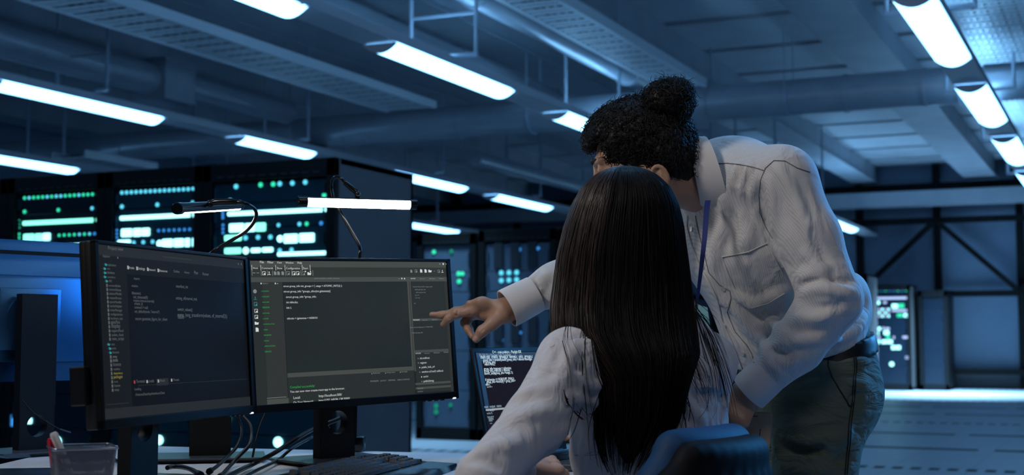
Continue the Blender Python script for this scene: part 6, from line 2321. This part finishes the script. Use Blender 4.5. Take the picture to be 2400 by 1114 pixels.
wisp([(1345, 700), (1325, 760), (1300, 800), (1285, 790)], 2.47, 0.0012, 2, 0.004)
wisp([(1300, 740), (1285, 775), (1268, 792)], 2.52, 0.0009, 3, 0.003)
wisp([(1370, 770), (1365, 850), (1372, 930), (1380, 1000)], 2.42, 0.0012, 4, 0.006)
wisp([(1330, 760), (1326, 800), (1340, 850), (1345, 920)], 2.42, 0.0010, 4, 0.006)
wisp([(1322, 920), (1330, 945), (1360, 978), (1400, 996), (1440, 996)], 2.42, 0.0022, 3, 0.003)
wisp([(1385, 800), (1395, 870), (1412, 930), (1402, 1020), (1390, 1060)], 2.42, 0.0020, 5, 0.007)
wisp([(1345, 935), (1385, 985), (1410, 990)], 2.42, 0.0010, 2, 0.004)
wisp([(1350, 1065), (1390, 1058), (1420, 1050)], 2.42, 0.0008, 2, 0.003)
wisp([(1600, 780), (1625, 850), (1640, 900), (1650, 950)], 2.5, 0.0016, 5, 0.006)
wisp([(1625, 720), (1660, 780), (1685, 850), (1700, 910), (1708, 960)], 2.6, 0.0020, 7, 0.006)
wisp([(1625, 730), (1650, 760), (1672, 800), (1690, 860)], 2.6, 0.0016, 6, 0.006)
wisp([(1610, 820), (1640, 845), (1660, 890), (1662, 960), (1640, 1000)], 2.5, 0.0011, 3, 0.006)
wisp([(1560, 840), (1590, 900), (1612, 950), (1608, 990)], 2.45, 0.0024, 7, 0.006)
wisp([(1540, 830), (1570, 900), (1585, 960), (1575, 1000)], 2.45, 0.0026, 8, 0.006)
wisp([(1595, 760), (1600, 820), (1615, 880), (1640, 925)], 2.5, 0.0018, 6, 0.005)
wisp([(1590, 850), (1600, 910), (1592, 980), (1570, 1030)], 2.45, 0.0020, 8, 0.008)
wisp([(1630, 740), (1648, 800), (1672, 870), (1680, 930)], 2.5, 0.0018, 7, 0.007)
wisp([(1420, 900), (1405, 960), (1398, 1020), (1410, 1085)], 2.44, 0.0018, 6, 0.006)
wisp([(1612, 690), (1650, 720), (1675, 740), (1688, 760)], 2.6, 0.0006, 2, 0.002)
put('loose_wisps', mb, m_hair_w, whair, 180)
# ---------------------------------------------------------------- office chair
cc = np.array([0.300, 2.345, 0.0])
ca = math.radians(54)
ch = thing('office_chair', 'black office chair with a rounded blue-lit backrest behind the seated person', 'chair', room((0.190, 2.432, 0)), PHI + ca)
m_chair = add_bump(mat('black chair shell', (0.004, 0.004, 0.005), 0.6, spec=0.12), 300, 0.1, 0.001)
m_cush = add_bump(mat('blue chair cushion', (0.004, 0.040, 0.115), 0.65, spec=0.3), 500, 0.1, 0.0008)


def back_pad(hws, zs, rad, dy, drop):
    F = Field()
    cy = lambda x: -0.150 + dy - 0.045 * (1 - (x / 0.18) ** 2)
    zs = [z - drop for z in zs]
    for z, hw in zip(zs, hws):
        F.chain([npv(x, cy(x), z) for x in np.linspace(-hw, hw, 9)], [rad] * 9, 0.02)
    for j in range(len(zs) - 1):
        for t in np.linspace(-1, 1, 9):
            a, b = t * hws[j], t * hws[j + 1]
            F.u(f_cone(npv(a, cy(a), zs[j]), npv(b, cy(b), zs[j + 1]), rad, rad), 0.015)
    p_, q_ = surface(F, (-0.30, -0.32, 0.5), (0.30, 0.05, 0.95), 0.006)
    return relax(p_, q_, 2), q_


# local: x right, y forward (towards the desk)
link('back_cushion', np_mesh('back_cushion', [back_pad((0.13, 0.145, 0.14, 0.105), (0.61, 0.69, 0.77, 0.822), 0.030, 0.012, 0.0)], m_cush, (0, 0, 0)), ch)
link('back_shell', np_mesh('back_shell', [back_pad((0.145, 0.158, 0.152, 0.112), (0.61, 0.69, 0.77, 0.815), 0.026, -0.024, 0.006)], m_chair, (0, 0, 0)), ch)
F = Field()
F.u(f_ell((0, 0.06, 0.395), (0.25, 0.25, 0.05)))
F.u(f_ell((0, 0.10, 0.395), (0.24, 0.24, 0.045)), 0.03)
p_, q_ = surface(F, (-0.35, -0.30, 0.3), (0.35, 0.45, 0.55), 0.010)
link('seat', np_mesh('seat', [(p_, q_)], m_cush, (0, 0, 0)), ch)
put('back_bar', MB().tube([(0, -0.02, 0.37), (0, -0.17, 0.38), (0, -0.235, 0.46), (0, -0.225, 0.66)], 0.016, 10, True, 5), m_black, ch, 50)
put('column', MB().cyl((0, 0.06, 0.25), 0.028, 0.28, 18), m_black, ch, 40)
put('hub', MB().cyl((0, 0.06, 0.11), 0.045, 0.05, 20), m_black, ch, 40)
for k in range(5):
    a = 2 * PI * k / 5 + 0.3
    d = Vector((math.cos(a), math.sin(a), 0))
    c_ = Vector((0, 0.06, 0))
    lg = put('leg', MB().tube([c_ + Vector((0, 0, 0.11)), c_ + d * 0.15 + Vector((0, 0, 0.10)), c_ + d * 0.29 + Vector((0, 0, 0.075))], [0.024, 0.018, 0.014], 10), m_black, ch, 50)
    put('caster', MB().cyl(c_ + d * 0.29 + Vector((0, 0, 0.029)), 0.027, 0.04, 18, (-d.y, d.x, 0)), m_cable, lg, 40)
# mouse under her hand
mp = P(1275, 1090, 2.705)
mo = thing('computer_mouse', 'small black computer mouse under the hand of the seated person', 'mouse', room((mp[0], mp[1], ZD)), PHI + 0.3)
F = Field()
F.u(f_ell((0, 0, 0.012), (0.029, 0.052, 0.024)))
F.cut(f_plane((0, 0, 0.0005), (0, 0, -1)), 0.003)
p_, q_ = surface(F, (-0.05, -0.08, -0.02), (0.05, 0.08, 0.06), 0.003)
link('shell', np_mesh('shell', [(p_, q_)], m_black, (0, 0, 0)), mo)
put('wheel', MB().cyl((0, 0.028, 0.032), 0.008, 0.006, 14, 'X'), m_cable, mo, 40)
# ================================================================ LIGHT AND CAMERA
def area(name, loc, target, size, power, color, size_y=None, spread=PI):
    L = bpy.data.lights.new(name, 'AREA')
    L.energy = power
    L.color = color
    L.size = size
    if size_y:
        L.shape = 'RECTANGLE'
        L.size_y = size_y
    L.spread = spread
    o = link(name, L)
    o.location = loc
    d = Vector(target) - Vector(loc)
    o.rotation_euler = d.to_track_quat('-Z', 'Y').to_euler()
    return o


# unseen neutral key and weak fill, added to brighten the two people
area('added_key_light', room((-1.5, 1.5, 2.75)), room((0.35, 2.8, 1.0)), 0.45, 24, (1.0, 0.93, 0.88))
area('added_fill_light', room((1.0, 1.0, 2.9)), room((0.6, 2.8, 0.9)), 0.5, 6, (1.0, 0.92, 0.86))  # added fill for the lower bodies, no fixture here
# blue rim light added out of frame beyond the pair, no aisle lamp
area('added_blue_rim_light', room((2.7, 4.3, 2.1)), room((0.2, 2.9, 1.0)), 0.5, 75, (0.07, 0.40, 1.0), 1.6)
# unseen downlights added to brighten the floor by the far wall and cabinets
area('added_wall_downlight', (-3.2, 27.2, 4.2), (-3.2, 27.2, 0), 0.6, 480, (0.35, 0.7, 1.0), 0.6, math.radians(80))
area('added_cabinet_downlight', (-6.4, 11.7, 3.4), (-6.4, 11.9, 0), 0.5, 25, (0.35, 0.7, 1.0), 0.5, math.radians(70))

w = bpy.data.worlds.new('night hall')
w.use_nodes = True
w.node_tree.nodes['Background'].inputs[0].default_value = (0.05, 0.10, 0.2, 1)
w.node_tree.nodes['Background'].inputs[1].default_value = 0.1
SC.world = w

cam = bpy.data.cameras.new('camera')
cam.sensor_width = 36.0
cam.sensor_fit = 'HORIZONTAL'
cam.lens = 36.0 * F_PX / 2400
cam.clip_start = 0.05
cam.dof.use_dof = True
cam.dof.focus_distance = 2.85
cam.dof.aperture_fstop = 5.0
co = link('camera', cam)
co.location = (0, 0, 1.0)
co.rotation_euler = (PI / 2 + TH, 0, PHI)
SC.camera = co
SC.view_settings.view_transform = 'Standard'
SC.view_settings.look = 'None'
SC.view_settings.exposure = 0.0
SC.view_settings.gamma = 1.0
SC.view_settings.use_curve_mapping = False
SC.cycles.use_denoising = True
SC.cycles.max_bounces = 6
SC.cycles.sample_clamp_indirect = 4.0
